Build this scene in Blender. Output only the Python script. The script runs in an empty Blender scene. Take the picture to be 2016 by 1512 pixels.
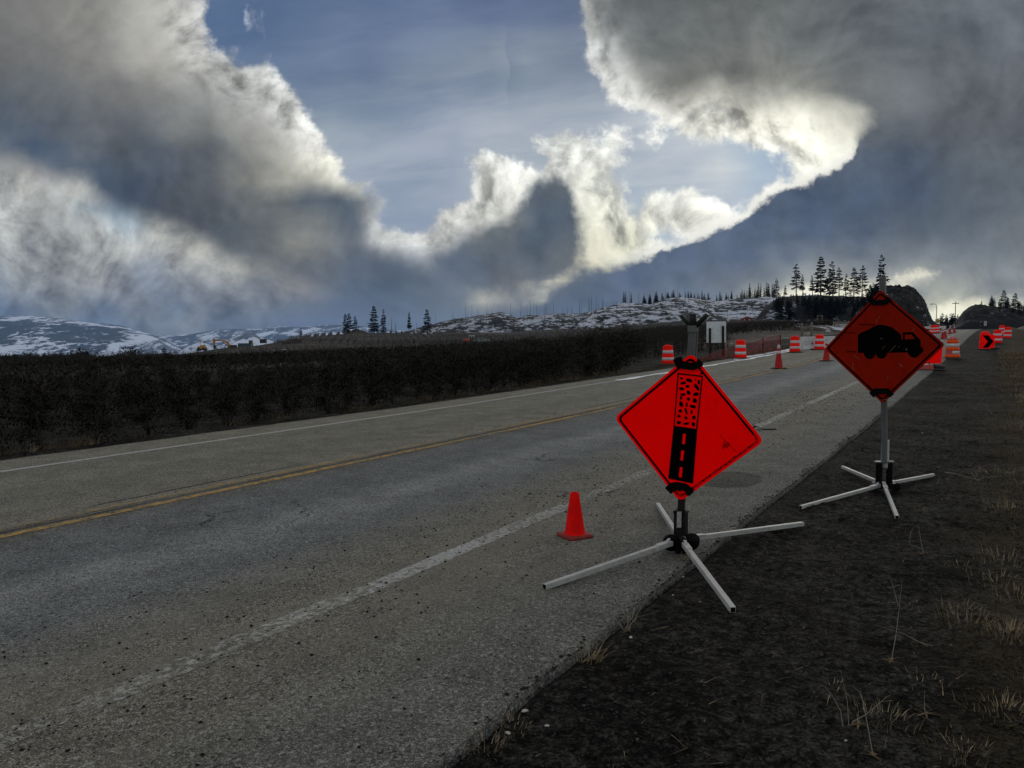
import bpy, math, random
import numpy as np
from mathutils import Vector, Matrix, Euler, noise as mnoise

random.seed(7)
rng = np.random.RandomState(11)
scene = bpy.context.scene
C = scene.collection
rad = math.radians

# ---------------------------------------------------------------- camera
FPX, CX, CY, EYE = 1500.0, 1008.0, 756.0, 1.6
PITCH, ROLL = rad(3.66), rad(0.8)
Fw = np.array([0, math.cos(PITCH), -math.sin(PITCH)]); R0 = np.array([1.0, 0, 0]); U0 = np.cross(R0, Fw)
Rt = R0 * math.cos(-ROLL) + U0 * math.sin(-ROLL)
Up = -R0 * math.sin(-ROLL) + U0 * math.cos(-ROLL)
camd = bpy.data.cameras.new('camera'); cam = bpy.data.objects.new('camera', camd); C.objects.link(cam)
cam.matrix_world = Matrix([[Rt[0], Up[0], -Fw[0], 0], [Rt[1], Up[1], -Fw[1], 0], [Rt[2], Up[2], -Fw[2], EYE], [0, 0, 0, 1]])
camd.sensor_width = 36; camd.lens = 36 * FPX / 2016; camd.clip_start = 0.05; camd.clip_end = 60000
scene.camera = cam


def ray(px, py):
    """direction seen at a place in the photograph"""
    return Rt * (px - CX) / FPX - Up * (py - CY) / FPX + Fw


def project(P):
    P = np.asarray(P, float) - np.array([0, 0, EYE]); z = P @ Fw
    return CX + FPX * (P @ Rt) / z, CY - FPX * (P @ Up) / z


# ---------------------------------------------------------------- colour management, sun
scene.view_settings.view_transform = 'Standard'; scene.view_settings.look = 'None'
scene.view_settings.gamma = 1.0; scene.view_settings.exposure = 0.0
SUN_EL, SUN_AZ = 14.0, 23.5          # degrees; azimuth clockwise from +Y
sd = bpy.data.lights.new('sun', 'SUN'); sd.energy = 0.55; sd.angle = rad(16); sd.color = (1.0, 0.95, 0.86)
sun = bpy.data.objects.new('sun', sd); C.objects.link(sun)
sdir = Vector((math.sin(rad(SUN_AZ)) * math.cos(rad(SUN_EL)), math.cos(rad(SUN_AZ)) * math.cos(rad(SUN_EL)), math.sin(rad(SUN_EL))))
sun.rotation_euler = sdir.to_track_quat('Z', 'Y').to_euler()


SUNU, SUNV = math.tan(rad(SUN_AZ)), math.tan(rad(SUN_EL)) / math.cos(rad(SUN_AZ))


def lin(c):
    c = np.asarray(c, float) / 255.0
    return np.where(c <= 0.04045, c / 12.92, ((c + 0.055) / 1.055) ** 2.4)


# ---------------------------------------------------------------- node helper
class NT:
    def __init__(s, tree): s.t = tree; s.n = tree.nodes; s.l = tree.links

    def put(s, sock, v):
        if v is None: return
        if hasattr(v, 'is_output'): s.l.new(v, sock)
        else:
            try: sock.default_value = v
            except Exception:
                sock.default_value = (v, v, v) if not hasattr(v, '__len__') else tuple(v) + (1,)

    def node(s, typ, ins=None, **kw):
        nd = s.n.new(typ)
        for k, v in kw.items(): setattr(nd, k, v)
        for k, v in (ins or {}).items(): s.put(nd.inputs[k], v)
        return nd

    def m(s, op, a, b=None, c=None, clamp=False):
        nd = s.n.new('ShaderNodeMath'); nd.operation = op; nd.use_clamp = clamp
        for i, v in enumerate((a, b, c)): s.put(nd.inputs[i], v)
        return nd.outputs[0]

    def vm(s, op, a, b=None, scale=None):
        nd = s.n.new('ShaderNodeVectorMath'); nd.operation = op
        s.put(nd.inputs[0], a); s.put(nd.inputs[1], b)
        if scale is not None: s.put(nd.inputs['Scale'], scale)
        return nd.outputs['Value'] if op in ('LENGTH', 'DISTANCE', 'DOT_PRODUCT') else nd.outputs[0]

    def mix(s, f, a, b, blend='MIX'):
        nd = s.n.new('ShaderNodeMix'); nd.data_type = 'RGBA'; nd.blend_type = blend; nd.clamp_factor = True
        s.put(nd.inputs[0], f)
        for i, v in ((6, a), (7, b)):
            if not hasattr(v, 'is_output') and len(v) == 3: v = tuple(v) + (1,)
            s.put(nd.inputs[i], v)
        return nd.outputs[2]

    def fmix(s, f, a, b):
        nd = s.n.new('ShaderNodeMix'); nd.data_type = 'FLOAT'; nd.clamp_factor = True
        s.put(nd.inputs[0], f); s.put(nd.inputs[2], a); s.put(nd.inputs[3], b)
        return nd.outputs[0]

    def noise(s, vec, scale, detail=4, rough=0.55, dist=0.0, out='Fac', lac=2.0, dim='3D'):
        nd = s.n.new('ShaderNodeTexNoise'); nd.noise_dimensions = dim
        s.put(nd.inputs['Vector'], vec); s.put(nd.inputs['Scale'], scale); s.put(nd.inputs['Detail'], detail)
        s.put(nd.inputs['Roughness'], rough); s.put(nd.inputs['Distortion'], dist); s.put(nd.inputs['Lacunarity'], lac)
        return nd.outputs[out]

    def vor(s, vec, scale, feature='F1', out='Distance', rnd=1.0):
        nd = s.n.new('ShaderNodeTexVoronoi'); nd.feature = feature
        s.put(nd.inputs['Vector'], vec); s.put(nd.inputs['Scale'], scale); s.put(nd.inputs['Randomness'], rnd)
        return nd.outputs[out]

    def ss(s, v, a, b, to0=0.0, to1=1.0):
        nd = s.n.new('ShaderNodeMapRange'); nd.interpolation_type = 'SMOOTHSTEP'
        s.put(nd.inputs[0], v); s.put(nd.inputs[1], a); s.put(nd.inputs[2], b); s.put(nd.inputs[3], to0); s.put(nd.inputs[4], to1)
        return nd.outputs[0]

    def ramp(s, fac, stops, interp='LINEAR'):
        nd = s.n.new('ShaderNodeValToRGB'); cr = nd.color_ramp; cr.interpolation = interp
        while len(cr.elements) < len(stops): cr.elements.new(0.5)
        for i, (p, c) in enumerate(stops):
            cr.elements[i].position = min(1, p) if p >= 0 else 0
        for e, (p, c) in zip(cr.elements, stops):
            e.position = p; e.color = tuple(c) + (1,) if len(c) == 3 else tuple(c)
        s.put(nd.inputs[0], fac)
        return nd

    def xyz(s, v):
        nd = s.n.new('ShaderNodeSeparateXYZ'); s.put(nd.inputs[0], v); return nd.outputs

    def comb(s, x, y, z):
        nd = s.n.new('ShaderNodeCombineXYZ'); s.put(nd.inputs[0], x); s.put(nd.inputs[1], y); s.put(nd.inputs[2], z)
        return nd.outputs[0]


# ---------------------------------------------------------------- sky: clouds over a clear sky, laid out by compass direction
CLOUD = [(-200,-200),(420,-200),(400,0),(383,60),(418,100),(470,125),(540,150),(600,220),(635,290),(665,350),(692,367),(745,392),(755,425),(742,450),(775,458),(812,475),(850,445),(868,415),(925,388),(938,350),(925,292),(955,295),(1000,330),(1058,338),(1072,308),(1035,282),(1082,248),(1140,268),(1162,298),(1180,288),(1196,262),(1226,274),(1230,305),(1204,340),(1226,385),(1240,425),(1282,395),(1303,400),(1296,440),(1284,470),(1300,492),(1332,482),(1355,462),(1430,442),(1462,405),(1512,372),(1575,352),(1560,335),(1552,312),(1505,285),(1478,290),(1458,265),(1400,272),(1360,268),(1332,240),(1308,262),(1285,275),(1302,232),(1290,208),(1240,202),(1212,182),(1198,205),(1188,150),(1148,112),(1162,72),(1150,40),(1138,0),(1138,-200),(2400,-200),(2400,1000),(-200,1000)]
PUFF = [(1318,433),(1340,400),(1352,385),(1368,410),(1385,425),(1350,436)]
WISP = [(478,30),(500,5),(540,-5),(520,30),(512,70),(516,110),(502,100),(492,60)]
CORE = [(836,512),(862,494),(905,477),(950,456),(1000,430),(1034,410),(1050,372),(1072,340),(1100,342),(1122,372),(1132,410),(1146,452),(1150,492),(1128,528),(1090,548),(1030,562),(975,575),(930,582),(880,564),(848,538)]
BANK = [(1062,585),(1092,562),(1130,545),(1200,525),(1262,512),(1305,496),(1345,474),(1432,452),(1476,420),(1530,384),(1610,356),(1655,325),(1688,280),(1690,230),(1640,215),(1540,190),(1470,200),(1400,170),(1330,190),(1265,175),(1225,120),(1195,60),(1180,-200),(2400,-200),(2400,1000),(900,1000),(900,620),(1000,602)]
LEFT = [(-300,215),(60,235),(140,270),(230,262),(330,268),(450,262),(540,318),(590,362),(650,368),(705,374),(752,398),(756,430),(722,455),(745,485),(800,505),(870,560),(800,620),(700,588),(640,575),(560,555),(480,518),(400,486),(320,452),(240,418),(192,390),(172,354),(100,346),(40,318),(-40,288),(-300,270)]
GLOW = [[(1430,604),(1470,582),(1530,562),(1600,550),(1690,547),(1740,556),(1790,572),(1770,592),(1700,606),(1560,616)], [(1725,546),(1785,535),(1855,540),(1850,550),(1760,560)], [(1828,606),(1858,592),(1910,589),(1965,596),(2040,602),(2060,625),(1950,640),(1850,660),(1822,650)]]
SH = [(0,590,85,100,120),(350,605,90,105,125),(500,585,105,112,122),(700,600,80,95,118),(0,622,60,80,110),(200,622,72,90,115),(300,642,108,113,116),(380,630,118,118,116),(450,632,88,98,112),(600,625,78,93,118),(800,625,85,100,118),(900,605,88,99,112),(750,565,82,95,115),(850,565,88,98,112),(650,660,84,100,124),(1000,612,96,102,112),(0,700,60,80,110),(400,700,90,100,115),(900,700,90,100,115)]
AS = SH + [(1600,582,255,250,222),(1520,590,236,230,200),(1700,572,244,238,208),(1790,545,246,240,212),(1770,580,215,210,190),(1870,622,255,254,228),(1850,605,252,246,214),(1920,608,238,232,200),(1990,612,205,204,186),(1650,560,240,234,204),(1450,600,205,200,172),(0,0,118,118,115),(150,30,135,134,129),(300,30,178,177,170),(370,60,188,188,184),(0,120,108,108,106),(150,130,128,126,122),(300,110,170,168,160),(400,130,178,178,172),(500,180,192,194,190),(560,230,208,209,205),(600,260,220,220,215),(100,180,102,108,112),(250,180,113,113,111),(400,200,140,142,140),(500,230,176,176,172),(600,310,208,207,196),(640,340,205,204,188),(0,210,80,90,102),(120,240,85,92,102),(250,250,92,97,104),(400,250,118,119,117),(500,270,145,145,138),(560,310,172,170,160),(640,380,150,148,135),(600,362,180,176,160),
 (0,320,135,138,138),(60,340,162,161,155),(100,365,148,148,146),(175,360,190,187,172),(0,420,166,168,165),(100,420,148,150,148),(180,395,120,132,140),(225,425,115,138,156),(265,432,118,138,154),(200,450,176,175,168),(250,470,166,166,160),(50,500,145,147,145),(150,500,140,142,140),(310,448,182,178,164),(330,485,145,146,144),(380,490,192,189,175),(450,500,165,165,155),(500,525,172,169,158),(600,560,160,156,148),(400,550,118,123,128),(30,560,120,125,128),(200,550,132,133,132),(290,540,98,108,122),(150,580,124,127,128),(250,590,110,115,122),
 (950,330,218,221,215),(1000,370,222,222,212),(960,400,228,228,218),(900,430,204,204,198),(1060,320,228,230,224),(1100,280,218,221,215),(1150,320,228,229,220),(1200,290,218,221,215),(1170,370,243,243,224),(1200,420,250,248,228),(1230,460,242,240,216),(1270,440,228,228,207),(1180,500,238,233,203),(1130,535,230,224,192),(1060,572,236,230,200),(960,578,212,206,180),(730,480,218,218,213),(780,485,202,204,200),(700,490,120,125,130),(850,470,212,212,207),(1290,400,218,218,208),(1350,400,205,205,195),(500,40,140,155,180),
 (1170,90,205,209,208),(1200,140,218,220,215),(1210,180,213,213,208),(1165,30,118,121,120),(1300,240,228,228,218),(1400,240,244,242,226),(1450,220,205,203,190),(1500,250,240,238,220),(1550,250,250,248,230),(1600,260,255,254,236),(1620,300,255,255,238),(1640,250,228,225,207),(1350,200,172,170,160),(1590,330,255,253,236),(1520,375,250,248,230),(1440,435,248,245,228),(1340,470,242,238,212),(1240,512,228,225,197)]
BS = SH + [(1900,420,72,80,88),(1850,390,74,82,90),(1800,440,76,84,96),(1960,360,90,96,102),(1900,480,86,93,100),(1700,490,80,90,104),(1090,370,95,102,108),(1085,425,74,88,104),(1120,460,92,100,108),(1060,390,84,94,106),(870,505,84,98,116),(930,500,78,90,106),(1000,430,118,121,121),(950,470,108,112,112),(900,490,98,104,111),(1050,480,73,85,99),(950,530,83,91,102),(1110,520,112,113,110),(880,520,88,98,113),(1000,555,108,108,106),
 (230,300,90,95,100),(300,320,80,88,100),(400,300,88,92,97),(200,340,70,85,105),(250,370,66,80,101),(300,380,74,84,99),(400,350,90,94,98),(500,330,112,112,108),(480,370,124,121,114),(550,365,176,171,158),(350,410,84,87,92),(450,420,80,86,92),(550,410,90,94,96),(620,400,74,83,94),(700,410,70,82,96),(735,430,68,78,90),(500,450,90,94,98),(590,475,172,166,152),(640,470,130,128,122),(560,500,92,95,97),(650,500,92,98,105),(700,520,88,98,112),(620,540,98,101,106),(0,262,78,92,110),(60,300,70,86,108),(140,320,75,88,108),
 (1300,30,98,102,103),(1300,100,100,102,100),(1350,150,112,111,106),(1230,50,110,113,113),(1260,150,150,150,145),(1400,60,108,110,108),(1450,130,112,112,108),(1400,190,160,157,145),(1500,180,140,138,130),(1550,220,200,196,180),(1600,200,135,133,126),(1640,250,190,186,170),(1600,80,100,104,104),(1700,50,100,105,108),(1800,60,98,104,110),(1950,50,102,108,115),(1700,150,102,104,105),(1850,160,98,101,104),(2000,150,97,100,105),(1700,220,105,106,106),(1700,270,90,95,102),(1700,320,72,84,102),(1650,350,78,89,108),(1780,320,74,84,100),(1600,400,66,81,106),(1700,400,66,79,104),(1800,380,67,79,103),(1850,250,95,98,103),(1950,250,96,99,104),(1950,400,85,90,98),(1500,440,73,87,112),(1600,460,66,81,108),(1700,460,71,83,106),(1450,500,73,87,115),(1550,520,79,91,112),(1700,515,92,98,105),(1850,460,80,88,98),(2000,480,100,102,102),(1350,510,78,91,116),(1250,540,78,91,116),(1150,570,84,97,118),(1350,555,88,98,115),(1440,550,95,100,110),(1490,588,196,190,162),(1440,594,112,115,115),(1550,576,236,230,196),(1600,574,232,226,194),(1650,566,224,218,188),(1700,572,212,207,180),(1590,592,225,220,190),(1500,625,120,122,118),(1750,620,130,132,128),(1650,620,140,140,132),(1600,546,150,148,140),(1560,552,140,140,134),(1700,542,140,141,138),(1750,556,178,175,160),(1810,546,214,209,182),(1730,585,190,188,172),(1500,550,98,104,112),(1740,530,110,114,118),(1830,560,125,130,134),(1860,530,116,120,124),(1960,560,124,129,134),(1640,530,96,102,110),(1960,585,128,133,138),(1900,545,140,142,138),(1800,510,103,108,113),(1950,510,110,115,120),(2000,530,135,138,138),(1800,580,118,124,131),(1900,572,118,124,131),(2000,590,150,155,155),(1850,602,240,232,192),(1900,597,225,218,182),(1960,607,200,198,175),(1860,630,255,252,225),(1842,612,235,228,192),(1885,618,245,238,205),(1100,600,88,99,115),(1300,600,98,104,112),(1600,635,130,130,122),(2000,640,170,170,160)]
CS = [(700,220,134,152,170),(760,190,112,131,160),(1050,150,128,146,166),(920,150,112,131,158),(620,160,92,120,158),(1000,330,160,172,184),(650,280,140,156,174),(1100,80,108,128,156),(450,30,72,107,156),(550,100,72,104,152),(650,50,84,112,156),(800,30,84,112,158),(1000,20,74,100,148),(1120,20,70,95,140),(700,150,72,101,148),(900,100,90,115,158),(1100,150,120,138,162),(820,175,100,122,156),(1000,200,128,146,168),(1150,200,115,135,165),(700,300,130,148,175),(850,250,132,148,178),(1000,250,140,155,180),(1100,230,145,160,182),(750,380,125,142,170),(850,380,135,150,175),(1250,250,165,178,195),(1250,350,150,166,185),(1350,300,172,186,200),(1400,350,176,186,196),(1500,300,112,154,196),(1540,300,92,140,190),(1350,370,130,150,178),(1450,330,188,197,201),(1450,390,108,144,186),(1330,430,150,165,182),(1300,480,66,128,186),(1310,450,170,180,190),(420,-150,60,90,140),(1100,-150,62,88,135)]


def sdf(poly, X, Y):
    """signed distance in photo pixels, positive inside"""
    P = np.array(poly, float); Q = np.roll(P, -1, 0)
    best = np.full(X.shape, 1e9); inside = np.zeros(X.shape, bool)
    for (x0, y0), (x1, y1) in zip(P, Q):
        dx, dy = x1 - x0, y1 - y0
        t = np.clip(((X - x0) * dx + (Y - y0) * dy) / (dx * dx + dy * dy + 1e-9), 0, 1)
        best = np.minimum(best, np.hypot(X - x0 - t * dx, Y - y0 - t * dy))
        if y0 != y1:
            inside ^= ((y0 > Y) != (y1 > Y)) & (X < (x1 - x0) * (Y - y0) / (y1 - y0) + x0)
    return np.where(inside, best, -best)


def field(S, X, Y):
    S = np.array(S, float); c = S[:, 2:5]; lum = c @ np.array([0.25, 0.6, 0.15])
    k = np.where(c[:, 2] > c[:, 0], 0.86, 0.9)[:, None]; col = lum[:, None] + (c - lum[:, None]) * k; num = 0; den = 0
    for (x, y), c in zip(S[:, :2], col):
        d2 = ((X - x) ** 2 + ((Y - y) * 1.25) ** 2) + 900.0
        w = d2 ** -1.9
        num = num + w[..., None] * c; den = den + w
    return lin(num / den[..., None])


def build_world():
    w = bpy.data.worlds.new('World'); w.use_nodes = True
    g = NT(w.node_tree); g.n.clear()
    U0_, U1_, NU = -0.78, 0.78, 64
    V0_, V1_, NV = -0.06, 0.54, 24
    def cells(nu, nv):
        uu = np.linspace(U0_, U1_, nu); vv = np.linspace(V0_, V1_, nv)
        UU, VV = np.meshgrid(uu, vv)
        return uu, vv, project(np.stack([UU, np.ones_like(UU), VV + EYE], -1))

    def rowgroup(name, rgb, a, i0, i1, ve):
        """a few rows of colour ramps over azimuth, blended over height onto what comes in"""
        G = bpy.data.node_groups.new(name, 'ShaderNodeTree'); itf = G.interface
        for nm, ty in (('ua', 'Float'), ('ub', 'Float'), ('side', 'Float'), ('v', 'Float'), ('col', 'Color'), ('alpha', 'Float')):
            itf.new_socket(nm, in_out='INPUT', socket_type='NodeSocket' + ty)
        itf.new_socket('col', in_out='OUTPUT', socket_type='NodeSocketColor'); itf.new_socket('alpha', in_out='OUTPUT', socket_type='NodeSocketFloat')
        q = NT(G); I = q.node('NodeGroupInput').outputs
        acc, acca = (I[4], I[5])
        nu = rgb.shape[1]; todo = []
        for i in range(i0, i1):
            pr = []
            for h in (0, 1):
                st = []
                for jj in range(nu):
                    pos = (jj / (nu - 1)) * 2 - h
                    if -0.034 < pos < 1.034 and len(st) < 32:
                        st.append((min(1.0, max(0.0, pos)), tuple(rgb[i, jj]) + (a[i, jj],)))
                nd = q.n.new('ShaderNodeValToRGB'); cr = nd.color_ramp
                while len(cr.elements) < len(st): cr.elements.new(0.5)
                for e, (p, c) in zip(cr.elements, [(k / 64.0, None) for k in range(len(st))]): e.position = p
                for k in range(len(st) - 1, -1, -1): cr.elements[k].position = st[k][0]
                for k in range(len(st)): cr.elements[k].color = st[k][1]
                pr.append(nd)
            col = q.mix(I[2], pr[0].outputs[0], pr[1].outputs[0]); al = q.fmix(I[2], pr[0].outputs[1], pr[1].outputs[1])
            todo += [(pr[0].inputs[0], I[0]), (pr[1].inputs[0], I[1])]
            if i == 0: acc, acca = col, al
            else:
                wgt = q.m('DIVIDE', q.m('SUBTRACT', I[3], float(ve[i - 1])), float(ve[i] - ve[i - 1]), clamp=True)
                acc = q.mix(wgt, acc, col); acca = q.fmix(wgt, acca, al)
        for a_, b_ in todo: q.l.new(b_, a_)
        o = q.node('NodeGroupOutput'); q.l.new(acc, o.inputs[0]); q.l.new(acca, o.inputs[1])
        return G

    uu, vv, (PX, PY) = cells(NU, NV)
    s1 = np.maximum(sdf(CLOUD, PX, PY), np.maximum(sdf(PUFF, PX, PY) + 10, sdf(WISP, PX, PY) - 6))
    s2 = np.maximum(sdf(CORE, PX, PY), np.maximum(sdf(BANK, PX, PY), sdf(LEFT, PX, PY)))
    for gp in GLOW: s2 = np.minimum(s2, -sdf(gp, PX, PY) - 4)
    e1 = np.clip(0.5 + s1 / 300, 0, 1); e2 = np.clip(0.5 + s2 / 300, 0, 1)
    _, v3, (QX, QY) = cells(32, 10)
    geo = g.node('ShaderNodeTexCoord').outputs['Generated']
    x, y, z = g.xyz(geo)
    ys = g.m('MAXIMUM', y, 0.12)
    u = g.m('DIVIDE', x, ys); v = g.m('DIVIDE', z, ys)
    uv = g.comb(u, v, 0.0)
    wq = g.noise(uv, 7.0, 6, 0.62, 0.6, out='Color')
    wx, wy, wz = g.xyz(wq)
    uw = g.m('ADD', u, g.m('MULTIPLY', g.m('SUBTRACT', wx, 0.5), 0.045))
    vw = g.m('ADD', v, g.m('MULTIPLY', g.m('SUBTRACT', wy, 0.5), 0.035))
    us = g.m('DIVIDE', g.m('SUBTRACT', uw, U0_), U1_ - U0_, clamp=True)
    ua = g.m('MULTIPLY', us, 2.0, clamp=True); ub = g.m('SUBTRACT', g.m('MULTIPLY', us, 2.0), 1.0, clamp=True)
    usel = g.m('GREATER_THAN', us, 0.5)


    def table(name, rgb, a, ve):
        c, al = None, None
        for i in range(0, len(ve), 3):
            nd = g.node('ShaderNodeGroup', node_tree=rowgroup(name, rgb, a, i, min(i + 3, len(ve)), ve))
            for k, s_ in enumerate((ua, ub, usel, vw, c, al)): g.put(nd.inputs[k], s_)
            c, al = nd.outputs[0], nd.outputs[1]
        return c, al
    cc = field(CS, QX, QY); lm = cc.mean(-1, keepdims=True); cc = (lm + (cc - lm) * 0.78) * (1.06 + 0.22 * np.clip((QY - 150) / 250, 0, 1))[..., None]
    fA = field(AS, PX, PY) * (1 + 0.28 * np.clip((PY - 300) / 60, 0, 1) * np.clip((620 - PY) / 60, 0, 1) * np.clip((500 - PX) / 200, 0, 1))[..., None]
    fB = field(BS, PX, PY) * np.array([1.0, 1.03, 1.03])
    cA, aA = table('bright_cloud', fA, e1, vv)
    cB, aB = table('dark_cloud', fB, e2, vv)
    cC, _ = table('clear_sky', cc, QX * 0 + 1, v3)

    d1 = g.m('MULTIPLY', g.m('SUBTRACT', aA, 0.5), 300.0)
    d2 = g.m('MULTIPLY', g.m('SUBTRACT', aB, 0.5), 300.0)
    # billows: one warped noise, read again a step nearer the sun to tell its lit side
    wv = g.vm('SCALE', g.vm('SUBTRACT', g.noise(uv, 5.0, 3, 0.5, out='Color'), (0.5, 0.5, 0.5)), scale=0.11)
    uvw = g.vm('ADD', uv, wv)
    f1 = g.noise(uvw, 9.0, 10, 0.60)
    to_sun = g.vm('SCALE', g.vm('NORMALIZE', g.vm('SUBTRACT', (SUNU, SUNV, 0.0), uv)), scale=0.016)
    f1s = g.noise(g.vm('ADD', uvw, to_sun), 9.0, 6, 0.60)
    relief = g.m('SUBTRACT', f1, f1s)
    f2 = g.noise(g.vm('ADD', uv, g.vm('SCALE', wv, scale=0.4)), 30.0, 7, 0.66)
    f3 = g.noise(g.comb(g.m('MULTIPLY', u, 3.0), g.m('ADD', g.m('MULTIPLY', v, 13.0), g.m('MULTIPLY', u, -1.2)), 3.0), 1.3, 7, 0.58, 0.3)
    d1n = g.m('ADD', g.m('ADD', d1, 7.0), g.m('MULTIPLY', g.m('SUBTRACT', f1, 0.5), 95.0))
    d1n = g.m('ADD', d1n, g.m('MULTIPLY', g.m('SUBTRACT', f2, 0.5), 64.0))
    m1 = g.ss(d1n, -10.0, 16.0)
    d2n = g.m('ADD', g.m('ADD', d2, g.ss(u, -0.2, -0.05, 0.0, 6.0)), g.m('MULTIPLY', g.m('SUBTRACT', f1, 0.5), g.ss(u, -0.2, -0.05, 60.0, 46.0)))
    d2n = g.m('ADD', d2n, g.m('MULTIPLY', g.m('SUBTRACT', f2, 0.5), g.ss(u, -0.2, -0.05, 26.0, 44.0)))
    # the far right bank has a crisp sunlit brink; the others fade
    soft = g.m('ADD', g.ss(u, -0.12, 0.02, 28.0, 15.0), g.m('MULTIPLY', g.ss(u, 0.13, 0.20), -6.0))
    soft = g.m('ADD', soft, g.m('MULTIPLY', g.ss(v, 0.235, 0.27), g.ss(u, 0.0, 0.1, 0.0, 26.0)))
    m2 = g.ss(g.m('DIVIDE', d2n, soft), -1.0, 1.3)
    # clear sky: the physical sky gives the blue, thin high streaks over it
    nis = g.node('ShaderNodeTexSky', sky_type='NISHITA', sun_disc=False, sun_elevation=rad(SUN_EL), sun_rotation=rad(SUN_AZ), air_density=1.0, dust_density=1.0)
    nis = g.vm('SCALE', nis.outputs[0], scale=0.06)
    sky = g.mix(1.0, cC, g.comb(*[g.ss(f3, 0.3, 0.72, a_, b_) for a_, b_ in ((0.80, 1.30), (0.85, 1.24), (0.9, 1.14))]), 'MULTIPLY')
    sky = g.mix(0.05, sky, nis)
    edge = g.ss(d1n, 110.0, 5.0)
    lowleft = g.m('MULTIPLY', g.ss(v, 0.235, 0.20), g.ss(u, -0.22, -0.36))
    amp = g.m('ADD', 0.06, g.m('MAXIMUM', g.m('MULTIPLY', edge, 0.20), g.m('MULTIPLY', lowleft, 0.12)))
    gainA = g.m('ADD', 1.0, g.m('MULTIPLY', amp, g.ss(f1, 0.32, 0.68, -1.3, 1.3)))
    rel = g.m('MULTIPLY', relief, g.m('ADD', 0.45, g.m('ADD', g.m('MULTIPLY', edge, 2.6), g.m('MULTIPLY', lowleft, 1.3))))
    gainA = g.m('ADD', gainA, g.m('MULTIPLY', rel, 1.9))
    gainA = g.m('ADD', gainA, g.m('MULTIPLY', g.m('SUBTRACT', f2, 0.5), g.m('ADD', g.m('MULTIPLY', edge, 0.7), g.m('MULTIPLY', lowleft, 0.25))))
    A = g.vm('SCALE', cA, scale=g.m('MAXIMUM', gainA, 0.35))
    # hollows in the torn cloud take the sky's blue
    A = g.mix(g.m('MULTIPLY', g.m('MULTIPLY', g.ss(f1, 0.46, 0.34), g.m('MAXIMUM', g.m('MULTIPLY', edge, 0.5), g.m('MULTIPLY', lowleft, 0.6))), 0.5), A, g.vm('MULTIPLY', A, (0.68, 0.80, 0.98)))
    # thin edges of the bright cloud catch the sun
    sunward = g.ss(g.vm('DISTANCE', uv, (SUNU, SUNV, 0.0)), 1.15, 0.2, 0.10, 0.75)
    rim = g.m('MULTIPLY', g.m('MULTIPLY', g.ss(d1n, 40.0, 4.0), g.ss(d1n, -16.0, 6.0)), sunward)
    A = g.mix(g.m('MULTIPLY', rim, 0.55), A, (0.98, 0.98, 0.92))
    f4 = g.noise(g.comb(u, g.m('MULTIPLY', v, 2.0), 9.0), 5.0, 7, 0.55, 0.3)
    B = g.vm('SCALE', cB, scale=g.m('ADD', g.m('MULTIPLY', g.ss(f4, 0.28, 0.72, 0.80, 1.20), g.ss(f1, 0.3, 0.7, 0.92, 1.08)), g.m('MULTIPLY', relief, 1.3)))
    # silver lining where the dark bank meets the light
    brink = g.m('MULTIPLY', g.m('MULTIPLY', g.ss(d2n, -26.0, -4.0), g.ss(d2n, 12.0, 0.0)), g.m('MULTIPLY', g.ss(u, 0.10, 0.20), g.m('MULTIPLY', g.ss(v, 0.25, 0.22), g.ss(v, 0.08, 0.10))))
    AB = g.mix(g.m('MULTIPLY', brink, 0.8), g.mix(m2, A, B), (1.0, 0.99, 0.90))
    front = g.mix(m1, sky, AB)
    # sky out of view, behind and overhead: broken cloud brightened to light the foreground
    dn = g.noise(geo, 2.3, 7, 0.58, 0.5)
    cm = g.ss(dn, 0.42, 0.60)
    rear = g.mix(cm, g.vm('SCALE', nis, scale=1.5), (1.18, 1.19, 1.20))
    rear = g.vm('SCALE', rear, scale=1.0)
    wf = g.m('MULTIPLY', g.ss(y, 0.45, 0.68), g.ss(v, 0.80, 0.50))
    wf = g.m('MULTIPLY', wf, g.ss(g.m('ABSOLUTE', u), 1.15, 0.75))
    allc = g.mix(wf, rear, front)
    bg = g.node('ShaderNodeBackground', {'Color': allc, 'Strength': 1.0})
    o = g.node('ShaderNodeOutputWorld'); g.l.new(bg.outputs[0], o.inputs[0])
    scene.world = w
    w.cycles.sampling_method = 'MANUAL'; w.cycles.sample_map_resolution = 512


build_world()


# ---------------------------------------------------------------- tagging and mesh helpers
def tag(o, label=None, cat=None, group=None, kind=None):
    if label: o['label'] = label
    if cat: o['category'] = cat
    if group: o['group'] = group
    if kind: o['kind'] = kind
    return o


def empty(name, loc, rz=0.0, label=None, cat=None, group=None):
    o = bpy.data.objects.new(name, None); C.objects.link(o)
    o.location = loc; o.rotation_euler = (0, 0, rz); o.empty_display_size = 0.2
    return tag(o, label, cat, group)


def kids(o): return [c for c in bpy.data.objects if c.parent is o]


def copy_thing(parts, root_loc, rot=(0, 0, 0), scale=1.0, label=None):
    """parts: list (root, child, subchild ...) in parent-first order; a copy of each, re-parented"""
    m = {}
    for o in parts:
        c = o.copy(); C.objects.link(c); m[o] = c
        if o.parent is not None: c.parent = m[o.parent]
    r = m[parts[0]]; r.location = root_loc; r.rotation_euler = rot
    r.scale = (scale,) * 3 if not hasattr(scale, '__len__') else scale
    if label: r['label'] = label
    return r


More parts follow.
